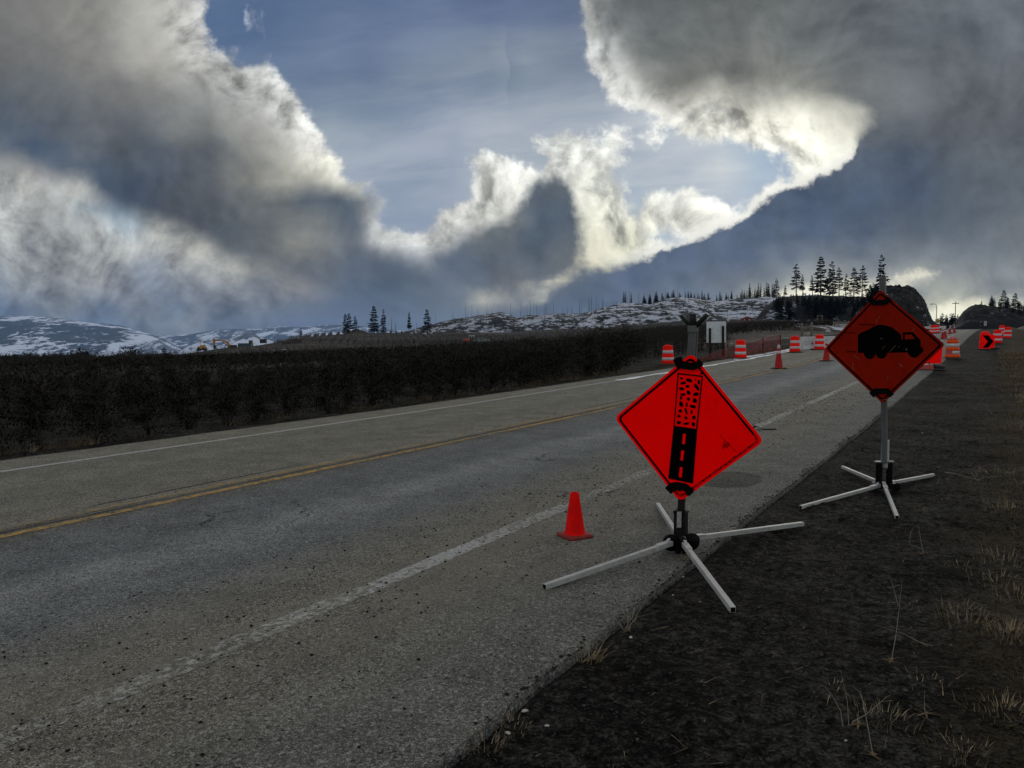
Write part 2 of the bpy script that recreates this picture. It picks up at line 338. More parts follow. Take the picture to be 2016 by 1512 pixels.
class MB:
    def __init__(s): s.v = []; s.f = []; s.mi = []; s.cur = 0; s.sm = []

    def add(s, vs, fs, smooth=False):
        k = len(s.v); s.v += [tuple(map(float, p)) for p in vs]
        s.f += [tuple(i + k for i in f) for f in fs]; s.mi += [s.cur] * len(fs); s.sm += [smooth] * len(fs)

    def box(s, c, d, M=None, taper=1.0):
        hx, hy, hz = d[0] / 2, d[1] / 2, d[2] / 2; vs = []
        for z in (-1, 1):
            t = taper if z > 0 else 1
            for x, y in ((-1, -1), (1, -1), (1, 1), (-1, 1)): vs.append(Vector((c[0] + x * hx * t, c[1] + y * hy * t, c[2] + z * hz)))
        if M is not None: vs = [M @ p for p in vs]
        s.add(vs, [(3, 2, 1, 0), (4, 5, 6, 7), (0, 1, 5, 4), (1, 2, 6, 5), (2, 3, 7, 6), (3, 0, 4, 7)])

    def tube(s, pts, r, n=8, cap=True, smooth=True):
        pts = [Vector(p) for p in pts]; rs = r if hasattr(r, '__len__') else [r] * len(pts)
        vs = []; fs = []; side = None
        for i, p in enumerate(pts):
            t = (pts[min(i + 1, len(pts) - 1)] - pts[max(i - 1, 0)])
            t = t.normalized() if t.length > 1e-9 else Vector((0, 0, 1))
            if side is None: side = t.orthogonal().normalized()
            side = (side - t * side.dot(t));  side = side.normalized() if side.length > 1e-6 else t.orthogonal().normalized()
            up = t.cross(side)
            for k in range(n):
                a = 2 * math.pi * (k + 0.5) / n
                vs.append(p + (side * math.cos(a) + up * math.sin(a)) * rs[i])
        for i in range(len(pts) - 1):
            for k in range(n):
                fs.append((i * n + k, i * n + (k + 1) % n, (i + 1) * n + (k + 1) % n, (i + 1) * n + k))
        if cap: fs += [tuple(range(n - 1, -1, -1)), tuple(range((len(pts) - 1) * n, len(pts) * n))]
        s.add(vs, fs, smooth)

    def beam(s, a, b, w, h, up=(0, 0, 1)):
        """rectangular bar from a to b"""
        a, b = Vector(a), Vector(b); t = (b - a).normalized(); up = Vector(up)
        sd = t.cross(up).normalized(); u = sd.cross(t)
        vs = [p + sd * x * w / 2 + u * y * h / 2 for p in (a, b) for x, y in ((-1, -1), (1, -1), (1, 1), (-1, 1))]
        s.add(vs, [(3, 2, 1, 0), (4, 5, 6, 7), (0, 1, 5, 4), (1, 2, 6, 5), (2, 3, 7, 6), (3, 0, 4, 7)])

    def lathe(s, prof, n=32, c=(0, 0, 0), smooth=True, wob=0.0, seed=0):
        r_ = np.random.RandomState(seed); w = [1 + wob * math.sin(2 * math.pi * k / n * 2 + seed) + wob * math.sin(2 * math.pi * k / n * 3 + seed * 2) * .5 for k in range(n)]
        vs = [(c[0] + r * w[k] * math.cos(2 * math.pi * k / n), c[1] + r * w[k] * math.sin(2 * math.pi * k / n), c[2] + z) for r, z in prof for k in range(n)]
        fs = [(i * n + k, i * n + (k + 1) % n, (i + 1) * n + (k + 1) % n, (i + 1) * n + k) for i in range(len(prof) - 1) for k in range(n)]
        s.add(vs, fs, smooth)

    def prism(s, pts, d, M=None):
        """polygon in x,z extruded along y from 0 to d"""
        n = len(pts); vs = [Vector((x, 0, z)) for x, z in pts] + [Vector((x, d, z)) for x, z in pts]
        if M is not None: vs = [M @ p for p in vs]
        s.add(vs, [tuple(range(n)), tuple(range(2 * n - 1, n - 1, -1))] + [(i + n, (i + 1) % n + n, (i + 1) % n, i) for i in range(n)])

    def build(s, name, mat, parent=None, loc=(0, 0, 0), bevel=0.0, rot=None):
        me = bpy.data.meshes.new(name); me.from_pydata(s.v, [], s.f)
        for m_ in (mat if isinstance(mat, (list, tuple)) else [mat]): me.materials.append(m_)
        me.polygons.foreach_set('material_index', s.mi); me.polygons.foreach_set('use_smooth', s.sm)
        me.update()
        o = bpy.data.objects.new(name, me); C.objects.link(o); o.parent = parent; o.location = loc
        if rot is not None: o.rotation_euler = rot
        if bevel:
            b = o.modifiers.new('bevel', 'BEVEL'); b.width = bevel; b.segments = 2; b.limit_method = 'ANGLE'; b.angle_limit = rad(35)
        return o


def npmesh(name, V, Fq, mat, smooth=False, parent=None, matidx=None):
    me = bpy.data.meshes.new(name); V = np.asarray(V, np.float32); Fq = np.asarray(Fq, np.int32); k = Fq.shape[1]
    me.vertices.add(len(V)); me.vertices.foreach_set('co', V.ravel())
    me.loops.add(Fq.size); me.loops.foreach_set('vertex_index', Fq.ravel())
    me.polygons.add(len(Fq)); me.polygons.foreach_set('loop_start', np.arange(0, Fq.size, k, dtype=np.int32))
    me.polygons.foreach_set('loop_total', np.full(len(Fq), k, np.int32))
    me.polygons.foreach_set('use_smooth', np.full(len(Fq), smooth))
    for m_ in (mat if isinstance(mat, (list, tuple)) else [mat]): me.materials.append(m_)
    if matidx is not None: me.polygons.foreach_set('material_index', np.asarray(matidx, np.int32))
    me.update(calc_edges=True); me.validate()
    o = bpy.data.objects.new(name, me); C.objects.link(o); o.parent = parent
    return o


def grid_faces(nu, nv):
    i = np.arange(nu * nv).reshape(nv, nu)
    return np.stack([i[:-1, :-1].ravel(), i[:-1, 1:].ravel(), i[1:, 1:].ravel(), i[1:, :-1].ravel()], 1)


def _hash(ix, iy, s):
    h = np.sin(ix * 127.1 + iy * 311.7 + s * 74.7) * 43758.5453
    return h - np.floor(h)


def vnoise(x, y, s=0.0):
    x = np.asarray(x, float); y = np.asarray(y, float)
    ix, iy = np.floor(x), np.floor(y); fx, fy = x - ix, y - iy
    fx = fx * fx * (3 - 2 * fx); fy = fy * fy * (3 - 2 * fy)
    a = _hash(ix, iy, s); b = _hash(ix + 1, iy, s); c = _hash(ix, iy + 1, s); d = _hash(ix + 1, iy + 1, s)
    return (a * (1 - fx) + b * fx) * (1 - fy) + (c * (1 - fx) + d * fx) * fy - 0.5


def fbm(x, y, sc, oc=4, s=0.0, gain=0.5):
    t = 0; a = 1.0
    for i in range(oc): t = t + a * vnoise(x * sc, y * sc, s + i * 3.3); sc *= 2.03; a *= gain
    return t


def sstep(x, a, b):
    t = np.clip((np.asarray(x, float) - a) / (b - a), 0, 1); return t * t * (3 - 2 * t)


# ---------------------------------------------------------------- materials
MATS = {}


def mat(name, col=(0.5, 0.5, 0.5), rough=0.6, metal=0.0, spec=0.5, fn=None, wear=0.0, dirt=None, dscale=6.0, bump=0.0, bscale=60.0):
    if name in MATS: return MATS[name]
    m_ = bpy.data.materials.new(name); m_.use_nodes = True; g = NT(m_.node_tree)
    p = g.n['Principled BSDF']
    p.inputs['Roughness'].default_value = rough; p.inputs['Metallic'].default_value = metal
    p.inputs['Specular IOR Level'].default_value = spec
    P = g.node('ShaderNodeTexCoord').outputs['Object']
    if fn is None:
        n1 = g.noise(P, dscale, 5, 0.6)
        c = g.vm('SCALE', tuple(col), scale=g.ss(n1, 0.25, 0.75, 1 - 0.16 - wear, 1 + 0.12))
        if dirt: c = g.mix(g.m('MULTIPLY', g.ss(g.noise(P, dscale * 2.3, 7, 0.7), 0.5, 0.72), dirt[3]), c, dirt[:3])
        g.put(p.inputs['Base Color'], c)
        g.put(p.inputs['Roughness'], g.ss(n1, 0.2, 0.8, max(0.05, rough - 0.1), min(1, rough + 0.1)))
        if bump:
            b = g.node('ShaderNodeBump', {'Height': g.noise(P, bscale, 4, 0.6), 'Strength': bump, 'Distance': 0.02})
            g.l.new(b.outputs[0], p.inputs['Normal'])
    else:
        fn(g, P, p)
    MATS[name] = m_
    return m_


TH = rad(32.2); US = np.array([math.sin(TH), math.cos(TH)]); ND = np.array([-math.cos(TH), math.sin(TH)])


def W(d, s, z=0.0):
    """road coordinates: d metres left of the camera, s metres along the road"""
    return (d * ND[0] + s * US[0], d * ND[1] + s * US[1], z)


def DS(x, y): return x * ND[0] + y * ND[1], x * US[0] + y * US[1]


SP = np.array([-200, 0, 14, 30, 40, 50, 62, 75, 89, 130, 170, 215, 300]); ZP = np.array([0, 0, 0.0, .13, .26, .42, .58, .8, 1.0, 1.38, 1.5, 1.42, 0.6])


def zroad(s): return np.interp(s, SP, ZP)


EDGE_R, LINE_R, YEL, LINE_L, EDGE_L = 1.75, 3.33, 6.88, 10.36, 11.35


def znear(d, s, detail=True):
    d = np.asarray(d, float); s = np.asarray(s, float); z = zroad(s)
    er = EDGE_R + 0.03 * fbm(d * 0, s, 1.3, 4, 5); el = EDGE_L + 0.06 * fbm(d * 0, s, 1.1, 4, 8)
    under = sstep(d, er - 0.10, er + 0.06) * (1 - sstep(d, el - 0.05, el + 0.12))
    right = -0.015 - 0.035 * sstep(er - d, 0.0, 0.5) * 0.6 + 0.02 * sstep(er - d, 0.8, 2.5) + 0.10 * sstep(-d, 0.6, 4)
    left = -0.02 - 0.10 * sstep(d - el, 0.3, 1.6) - 0.027 * np.clip(d - 13, 0, 60)
    off = np.where(d < 6, right, left)
    if detail:
        l = np.where(d < 6, 1.0, 1.4)
        off = off + l * (0.050 * fbm(d, s, 0.9, 3, 1) + 0.030 * fbm(d, s, 5.0, 4, 2, 0.62)) * sstep(np.where(d < 6, er - d, d - el), 0.0, 0.35)
        off = off + 0.35 * sstep(s, 42, 60) * np.exp(-((d + 2.3) / 0.8) ** 2) * (0.7 + fbm(d, s, .6, 3, 4))
    return z + off * (1 - under) - (0.08 if detail else 0.0) * under


COLS = np.array([-900, -400, 0, 200, 330, 450, 600, 700, 860, 1000, 1180, 1300, 1500, 1640, 1750, 1840, 1930, 2016, 2400, 2900.])
HZ = lambda px: 660 - 0.0138 * (np.asarray(px, float) - 1008)
CUR = [(60, None),
       (110, [724, 722, 721, 720, 719, 718, 716, 712, 706, 701, 691, 672, 656, 652, 650, 650, 650, 650, 652, 652]),
       (150, [722, 720, 719, 718, 717, 715, 712, 708, 702, 697, 686, 666, 650, 646, 646, 648, 650, 649, 649, 649]),
       (200, [720, 718, 716, 713, 706, 692, 683, 683, 681, 680, 672, 655, 645, 641, 642, 646, 650, 648, 646, 646]),
       (240, [718, 716, 714, 711, 701, 685, 674, 677, 678, 678, 669, 652, 642, 638, 640, 645, 650, 648, 645, 645]),
       (300, [716, 715, 713, 711, 705, 688, 670, 670, 671, 671, 664, 648, 637, 634, 638, 645, 650, 648, 645, 645]),
       (420, [716, 715, 713, 712, 709, 693, 664, 655, 660, 661, 652, 641, 632, 630, 636, 645, 650, 648, 645, 645]),
       (600, [716, 715, 714, 713, 712, 705, 690, 668, 657, 655, 645, 637, 629, 628, 636, 645, 650, 648, 645, 645]),
       (1500, [716, 715, 714, 714, 714, 714, 712, 705, 690, 680, 670, 655, 645, 640, 640, 645, 650, 648, 645, 645]),
       (20000, [716, 715, 714, 714, 714, 714, 714, 712, 705, 700, 690, 670, 655, 648, 645, 648, 650, 648, 645, 645])]


def zfar(px, Y):
    lo = np.log(np.array([c[0] for c in CUR])); y60 = None
    ang = [np.interp(px, COLS, (np.array(c[1]) - HZ(COLS))) if c[1] is not None else None for c in CUR]
    X60 = (px - 1008) / FPX * 60; d60, s60 = DS(X60, 60.0)
    z60 = znear(d60, s60, False)
    ang[0] = (EYE - z60) / 60 * FPX
    L = np.log(np.maximum(Y, 60)); out = np.zeros_like(np.asarray(px + Y, float))
    A = np.stack([a + 0 * out for a in ang]); k = np.clip(np.searchsorted(lo, L, 'right') - 1, 0, len(lo) - 2)
    t = (L - lo[k]) / (lo[k + 1] - lo[k]); t = t * t * (3 - 2 * t) * 0.5 + t * 0.5
    ak = np.take_along_axis(A, k[None], 0)[0]; ak1 = np.take_along_axis(A, k[None] + 1, 0)[0]
    return EYE - (ak * (1 - t) + ak1 * t) * Y / FPX


def gz(x, y, detail=True):
    """height of the ground at a place"""
    x = np.asarray(x, float); y = np.asarray(y, float); x, y = np.broadcast_arrays(x, y)
    d, s = DS(x, y)
    zn = znear(np.clip(d, -40, 60), s, detail)
    Y = np.maximum(y, 1.0); px = np.clip(1008 + x / Y * FPX, -900, 2900)
    zf = zfar(px, np.maximum(y, 60)) + (0.25 * fbm(x, y, 0.08, 4, 9) + 0.004 * (Y - 60) * fbm(x, y, 0.02, 4, 3)) * sstep(Y, 60, 130)
    w = sstep(y, 50, 85) * np.where(d > 5, sstep(d - 11.4, 4, 22), sstep(1.7 - d, 3, 14))
    return zn * (1 - w) + zf * w


def gzs(x, y, detail=False): return float(gz(np.array([x]), np.array([y]), detail)[0])


def surf(x, y):
    d, s = DS(x, y)
    if EDGE_R + .05 < d < EDGE_L and s < 300: return float(zroad(s))
    return gzs(x, y, True)


def hit(px, py, far=4000.0):
    """where the line of sight through a place of the photograph meets the ground"""
    r = ray(px, py); t = np.concatenate([np.arange(1.5, 60, 0.02), np.geomspace(60, far, 3000)]) / r[1]
    P = r[None] * t[:, None]; P[:, 2] += EYE; h = P[:, 2] - gz(P[:, 0], P[:, 1], False)
    k = np.argmax(h < 0) if (h < 0).any() else len(h) - 1
    return Vector(P[k])


def atY(px, py, Y):
    r = ray(px, py); t = Y / r[1]; return Vector((r[0] * t, Y, EYE + r[2] * t))


# ground look
def asphalt(g, P, p, line=None):
    d, s, z = g.xyz(P)
    big = g.noise(g.comb(g.m('MULTIPLY', d, 0.9), g.m('MULTIPLY', s, 0.14), 0.0), 1.0, 4, 0.55)
    dd = g.m('ADD', d, g.m('MULTIPLY', g.m('SUBTRACT', big, 0.5), 0.9))
    r = g.ramp(g.m('DIVIDE', dd, 12.0), [(0.14, (.056, .057, .055)), (0.19, (.057, .058, .055)), (0.225, (.066, .064, .058)), (0.30, (.074, .071, .063)), (0.335, (.068, .067, .063)), (0.375, (.058, .062, .066)),
                                        (0.43, (.084, .088, .091)), (0.485, (.058, .062, .067)), (0.54, (.058, .061, .064)), (0.572, (.052, .050, .045)), (0.60, (.082, .079, .069)), (0.70, (.068, .067, .060)), (0.77, (.080, .078, .069)), (0.84, (.072, .071, .063)), (0.90, (.082, .079, .068)), (0.95, (.074, .071, .062))]).outputs[0]
    med = g.noise(P, 2.2, 6, 0.62)
    c = g.vm('SCALE', r, scale=g.ss(med, 0.25, 0.75, 0.80 * 2.45, 1.18 * 2.45))
    c = g.vm('MULTIPLY', c, (1.03, 1.0, 0.93))
    # chippings: every stone its own grey
    cell = g.vor(P, 95.0, out='Color'); cv = g.xyz(cell)[0]
    c = g.vm('SCALE', c, scale=g.ss(cv, 0.0, 1.0, 0.62, 1.42))
    edge = g.vor(P, 95.0, 'DISTANCE_TO_EDGE')
    c = g.vm('SCALE', c, scale=g.ss(edge, 0.0, 0.16, 0.40, 1.0))
    cell2 = g.xyz(g.vor(P, 64.0, out='Color'))[1]
    c = g.mix(g.m('MULTIPLY', g.m('GREATER_THAN', cell2, 0.955), 0.45), c, (.30, .30, .29))
    c = g.mix(g.m('MULTIPLY', g.m('LESS_THAN', cell2, 0.05), 0.6), c, (.016, .016, .016))
    # dust worn onto the edges of the lane, in patches along it
    dust = g.noise(g.comb(g.m('MULTIPLY', d, 2.2), g.m('MULTIPLY', s, 0.35), 4.0), 1.6, 7, 0.65)
    band = g.m('MULTIPLY', g.ss(g.m('ABSOLUTE', g.m('SUBTRACT', d, 3.3)), 1.5, 0.2), g.ss(dust, 0.42, 0.62))
    c = g.mix(g.m('MULTIPLY', band, 0.5), c, (.150, .140, .118))
    # fine cracks and the seam between the two centre lines
    wv = g.noise(P, 0.9, 5, 0.65, out='Color'); wp = g.vm('ADD', P, g.vm('SCALE', wv, scale=1.2))
    crk = g.m('ABSOLUTE', g.m('SUBTRACT', g.noise(g.vm('MULTIPLY', wp, (1.0, 0.45, 1.0)), 0.55, 2, 0.5), 0.5))
    crk = g.m('MULTIPLY', g.ss(crk, 0.0035, 0.0008), g.ss(g.noise(P, 0.35, 2, 0.5), 0.52, 0.60))
    c = g.mix(g.m('MULTIPLY', crk, 0.75), c, (.018, .017, .016))
    wob = g.m('MULTIPLY', g.m('SUBTRACT', g.noise(P, 1.4, 5, 0.6), 0.5), 0.10)
    seam = g.m('ABSOLUTE', g.m('SUBTRACT', g.m('ADD', d, wob), YEL + 0.14))
    c = g.mix(g.m('MULTIPLY', g.ss(seam, 0.05, 0.012), 0.65), c, (.020, .018, .015))
    seam2 = g.m('ABSOLUTE', g.m('SUBTRACT', g.m('ADD', d, wob), YEL + 0.5))
    c = g.mix(g.m('MULTIPLY', g.ss(seam2, 0.03, 0.008), g.ss(g.noise(P, 0.3, 2, 0.5), 0.5, 0.56)), c, (.024, .022, .018))
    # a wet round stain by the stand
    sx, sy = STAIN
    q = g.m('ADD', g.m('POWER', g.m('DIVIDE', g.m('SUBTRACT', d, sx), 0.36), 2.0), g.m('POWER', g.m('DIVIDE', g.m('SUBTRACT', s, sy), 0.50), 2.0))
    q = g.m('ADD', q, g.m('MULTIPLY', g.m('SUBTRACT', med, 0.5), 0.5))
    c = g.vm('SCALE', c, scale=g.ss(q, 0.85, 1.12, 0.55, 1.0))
    g.put(p.inputs['Base Color'], c)
    g.put(p.inputs['Roughness'], 0.92); g.put(p.inputs['Specular IOR Level'], 0.03)
    h = g.m('ADD', g.ss(edge, 0.0, 0.25), g.m('MULTIPLY', cv, 0.7))
    b = g.node('ShaderNodeBump', {'Height': h, 'Strength': 0.8, 'Distance': 0.005})
    g.l.new(b.outputs[0], p.inputs['Normal'])
    return c


def soil(g, P, p):
    n = g.noise(P, 1.1, 5, 0.6); f = g.noise(P, 17.0, 8, 0.74)
    c = g.ramp(g.m('ADD', g.m('MULTIPLY', n, 0.30), g.m('MULTIPLY', f, 0.70)), [(0.38, (.0012, .0011, .0010)), (0.47, (.0085, .0080, .0068)), (0.54, (.027, .0255, .0218)), (0.66, (.066, .062, .052))]).outputs[0]  # strong dark-to-pale contrast painted in for the weak shading of the lumps
    cell = g.xyz(g.vor(P, 90.0, out='Color'))
    c = g.vm('SCALE', c, scale=g.ss(cell[0], 0, 1, 0.35, 1.65))
    c = g.mix(g.m('MULTIPLY', g.m('GREATER_THAN', cell[1], 0.988), 0.4), c, (.10, .096, .088))
    # rusty leaf litter in patches
    lit = g.m('MULTIPLY', g.ss(g.noise(P, 0.8, 4, 0.6), 0.54, 0.66), g.ss(g.noise(P, 14.0, 4, 0.7), 0.46, 0.6))
    c = g.mix(g.m('MULTIPLY', lit, 0.30), c, (.036, .024, .014))
    # matted dead grass spreading in from the right
    dl = g.vm('DOT_PRODUCT', P, (float(ND[0]), float(ND[1]), 0.0)); sl = g.vm('DOT_PRODUCT', P, (float(US[0]), float(US[1]), 0.0))
    edge = g.m('ADD', g.m('ADD', dl, g.m('MULTIPLY', sl, 0.012)), g.m('MULTIPLY', g.m('SUBTRACT', g.noise(P, 0.9, 5, 0.6), 0.5), 1.9))
    fib = g.noise(g.vm('MULTIPLY', P, (1.0, 1.0, 1.0)), 45.0, 5, 0.7, 1.5)
    gm = g.m('MULTIPLY', g.m('MULTIPLY', g.ss(edge, 0.45, -0.35), g.ss(dl, 6.0, 5.0)), g.ss(fib, 0.44, 0.58))
    c = g.mix(g.m('MULTIPLY', gm, 0.75), c, g.mix(g.noise(P, 3.0, 4, 0.6), (.036, .027, .014), (.105, .078, .042)))
    g.put(p.inputs['Base Color'], c); g.put(p.inputs['Roughness'], 0.97); g.put(p.inputs['Specular IOR Level'], 0.04)
    h = g.m('ADD', f, g.m('MULTIPLY', cell[2], 0.25))
    b = g.node('ShaderNodeBump', {'Height': h, 'Strength': 1.0, 'Distance': 0.06})
    g.l.new(b.outputs[0], p.inputs['Normal'])


def field_soil(g, P, p):
    n = g.noise(P, 0.05, 7, 0.62); f = g.noise(g.vm('MULTIPLY', P, (1.0, 0.35, 1.0)), 0.5, 6, 0.66)
    c = g.ramp(n, [(0.34, (.010, .0085, .0065)), (0.5, (.024, .020, .015)), (0.62, (.042, .033, .023))]).outputs[0]
    c = g.vm('SCALE', c, scale=g.ss(f, 0.3, 0.7, 0.55, 1.35))
    sn = g.m('ADD', g.m('MULTIPLY', f, 0.7), g.m('MULTIPLY', g.noise(P, 0.022, 3, 0.5), 0.5))
    yy = g.xyz(P)[1]
    sn = g.m('SUBTRACT', sn, g.m('ADD', g.ss(yy, 215.0, 245.0, 0.0, 0.2), g.ss(yy, 190.0, 160.0, 0.0, 0.03)))
    c = g.mix(g.ss(sn, 0.66, 0.69), c, (.30, .32, .36))
    g.put(p.inputs['Base Color'], c); g.put(p.inputs['Roughness'], 0.95); g.put(p.inputs['Specular IOR Level'], 0.1)
    b = g.node('ShaderNodeBump', {'Height': f, 'Strength': 0.8, 'Distance': 0.6}); g.l.new(b.outputs[0], p.inputs['Normal'])


def make_snowy(s0, s1, dark, dark2, snow, xs, ys, cov, rock=0.0, bd=1.0, bottom=None):
    def fn(g, P, p):
        Q = g.vm('MULTIPLY', P, (xs, xs * 0.35, ys))
        a = g.noise(Q, s0, 7, 0.64, 0.4); b_ = g.noise(Q, s1, 4, 0.6, 0.8)
        m_ = g.m('ADD', g.m('MULTIPLY', a, 0.62), g.m('MULTIPLY', b_, 0.38))
        big = g.noise(P, s0 * 0.22, 3, 0.5)
        m_ = g.m('ADD', m_, g.m('MULTIPLY', g.m('SUBTRACT', big, 0.5), 0.30))
        dk = g.mix(g.ss(b_, 0.35, 0.65), dark, dark2)
        c = g.mix(g.ss(m_, cov - 0.016, cov + 0.022), dk, snow)
        if rock:
            nz = g.xyz(g.node('ShaderNodeNewGeometry').outputs['Normal'])[2]
            c = g.mix(g.m('MULTIPLY', g.ss(nz, rock, rock - 0.18), 1.0), c, dk)
        g.put(p.inputs['Base Color'], c); g.put(p.inputs['Roughness'], 0.9); g.put(p.inputs['Specular IOR Level'], 0.1)
        bb = g.node('ShaderNodeBump', {'Height': m_, 'Strength': 0.7, 'Distance': bd}); g.l.new(bb.outputs[0], p.inputs['Normal'])
    return fn


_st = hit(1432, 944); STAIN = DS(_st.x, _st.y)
M_ASPH = mat('asphalt', fn=asphalt)
M_SOIL = mat('dark_soil', fn=soil)
M_FIELD = mat('field_soil', fn=field_soil)


# ---------------------------------------------------------------- ground
def nonuni(segs):
    out = [segs[0][0]]
    for a, b, st in segs:
        n = max(1, int(round((b - a) / st))); out += list(np.linspace(a, b, n + 1)[1:])
    return np.array(out)


def build_ground():
    dl = nonuni([(-60, -12, 3.0), (-12, -3, 0.4), (-3, 1.5, 0.045), (1.5, 1.9, 0.03), (1.9, 11.1, 2.3), (11.1, 12.6, 0.08), (12.6, 20, 0.5), (20, 90, 4)])
    sl = nonuni([(-80, -10, 5), (-10, 1, 0.5), (1, 13, 0.045), (13, 30, 0.12), (30, 90, 0.6), (90, 320, 5)])
    D, S = np.meshgrid(dl, sl); X = D * ND[0] + S * US[0]; Y = D * ND[1] + S * US[1]
    Z = znear(np.clip(D, -40, 60), S); far = gz(X, Y)
    Z = np.where(Y > 50, far, Z) + 0
    V = np.stack([X, Y, Z], -1).reshape(-1, 3); F_ = grid_faces(len(dl), len(sl))[:, ::-1]
    # beyond the field the far sheet takes over
    cx = V[F_].mean(1); keep = ~((cx[:, 1] > 66) & ((DS(cx[:, 0], cx[:, 1])[0] > 20) | (DS(cx[:, 0], cx[:, 1])[0] < -9)))
    tag(npmesh('ground', V, F_[keep], M_SOIL, True), kind='structure')
    pxs = np.concatenate([np.linspace(-900, -50, 50), np.arange(-45, 2070, 4.0), np.linspace(2080, 2900, 50)])
    Ys = np.concatenate([np.linspace(60, 300, 190), np.geomspace(304, 620, 60), np.geomspace(640, 14500, 46)])
    PX, YY = np.meshgrid(pxs, Ys); XX = (PX - 1008) / FPX * YY; Z = gz(XX, YY) - 0.02
    V = np.stack([XX, YY, Z], -1).reshape(-1, 3); F_ = grid_faces(len(pxs), len(Ys))[:, ::-1]
    cx = V[F_].mean(1); dd, ss_ = DS(cx[:, 0], cx[:, 1]); keep = ~((cx[:, 1] < 300) & (dd < 19.5) & (dd > -8.5)) & ~((cx[:, 0] > 1900) | (cx[:, 0] < -13500) | ((cx[:, 0] > 0.2 * cx[:, 1]) & (cx[:, 1] > 1600)))
    tag(npmesh('field', V, F_[keep], M_FIELD, True), kind='structure')


build_ground()


def road_strip(name, d0, d1, s0, s1, lift, matl, thick=0.0, ds=0.5, rag=(0.0, 0.0), nd=2):
    """a sheet laid on the road, in the road's own coordinates"""
    S = np.arange(s0, s1 + ds * .5, ds); n = len(S)
    lo = d0 + rag[0] * 2 * fbm(S * 0, S, 1.3, 4, 5) * 1.0; hi = d1 + rag[1] * 2 * fbm(S * 0, S, 1.1, 4, 8)
    T = np.linspace(0, 1, nd); Z = zroad(S) + lift
    V = np.concatenate([np.stack([lo * (1 - t) + hi * t, S, Z], 1) for t in T])
    F_ = [(k * n + i + 1, k * n + i, (k + 1) * n + i, (k + 1) * n + i + 1) for k in range(nd - 1) for i in range(n - 1)]
    if thick:
        b = len(V); V = np.concatenate([V, np.stack([lo + 0.02 - .05, S, Z - thick], 1), np.stack([hi + .05, S, Z - thick], 1)])
        o_ = (nd - 1) * n
        F_ += [(i + 1, b + i + 1, b + i, i) for i in range(n - 1)] + [(o_ + i, b + n + i, b + n + i + 1, o_ + i + 1) for i in range(n - 1)]
    F_ = np.array(F_)[:, ::-1]
    # local x = d runs left, so mirror into a right-handed frame: x = d, y = s, z up needs a flip
    o = npmesh(name, V, F_, matl)
    o.matrix_world = Matrix([[ND[0], US[0], 0, 0], [ND[1], US[1], 0, 0], [0, 0, 1, 0], [0, 0, 0, 1]])
    return o


# the road is a slab with ragged edges; its frame keeps d and s as texture coordinates
tag(road_strip('road', EDGE_R, EDGE_L, -30, 300, 0.0, M_ASPH, 0.10, 0.06, (0.016, 0.03), 3), kind='structure')


def paint(col, lo, hi, sc=9.0):
    def fn(g, P, p):
        asphalt(g, P, p)
        base = p.inputs['Base Color'].links[0].from_socket
        d, s, z = g.xyz(P)
        n = g.noise(g.comb(g.m('MULTIPLY', d, 1.4), s, 0.0), sc, 8, 0.74)
        n2 = g.noise(g.comb(g.m('MULTIPLY', d, 3.0), s, 7.0), 0.55, 4, 0.6)
        k = g.m('ADD', g.m('MULTIPLY', n, 0.72), g.m('MULTIPLY', n2, 0.28))
        cc = g.vm('SCALE', tuple(col), scale=g.ss(g.noise(P, 40, 4, 0.7), 0.3, 0.7, 0.7, 1.15))
        g.put(p.inputs['Base Color'], g.mix(g.ss(k, lo, hi), base, cc))
    return fn


M_WHITE = mat('worn_white_paint', fn=paint((.33, .33, .31), 0.455, 0.56, 17.0))
M_WHITE2 = mat('white_paint_line', fn=paint((.36, .36, .34), 0.37, 0.47))
M_YEL = mat('worn_yellow_paint', fn=paint((.36, .23, .08), 0.42, 0.54))
tag(road_strip('road_marking', LINE_R - 0.075, LINE_R + 0.085, -10, 250, 0.002, M_WHITE, 0, 0.25, (0.012, 0.012)), kind='structure')
tag(road_strip('road_marking', YEL - 0.06, YEL + 0.05, -10, 250, 0.004, M_YEL, 0, 0.25, (0.006, 0.006)), kind='structure')
tag(road_strip('road_marking', YEL + 0.22, YEL + 0.33, -10, 17.5, 0.004, mat('faded_yellow_paint', fn=paint((.30, .20, .08), 0.47, 0.56)), 0, 0.25, (0.006, 0.006)), kind='structure')
tag(road_strip('road_marking', LINE_L - 0.055, LINE_L + 0.055, -10, 250, 0.004, M_WHITE2, 0, 0.25), kind='structure')
M_LINEB = mat('bright_white_line', fn=paint((.74, .76, .78), 0.33, 0.42, 4.0))
tag(road_strip('white_line_strip', 10.26, 10.47, 23, 62, 0.007, M_LINEB, 0, 0.25, (0.10, 0.06)), kind='structure')  # wider, brighter white road line over the left edge line
tag(road_strip('white_line_strip', 10.75, 11.12, 38, 64, 0.006, mat('thin_white_line', fn=paint((.66, .68, .70), 0.36, 0.48, 3.0)), 0, 0.25, (0.12, 0.2)), kind='structure')  # second white road line outside the first


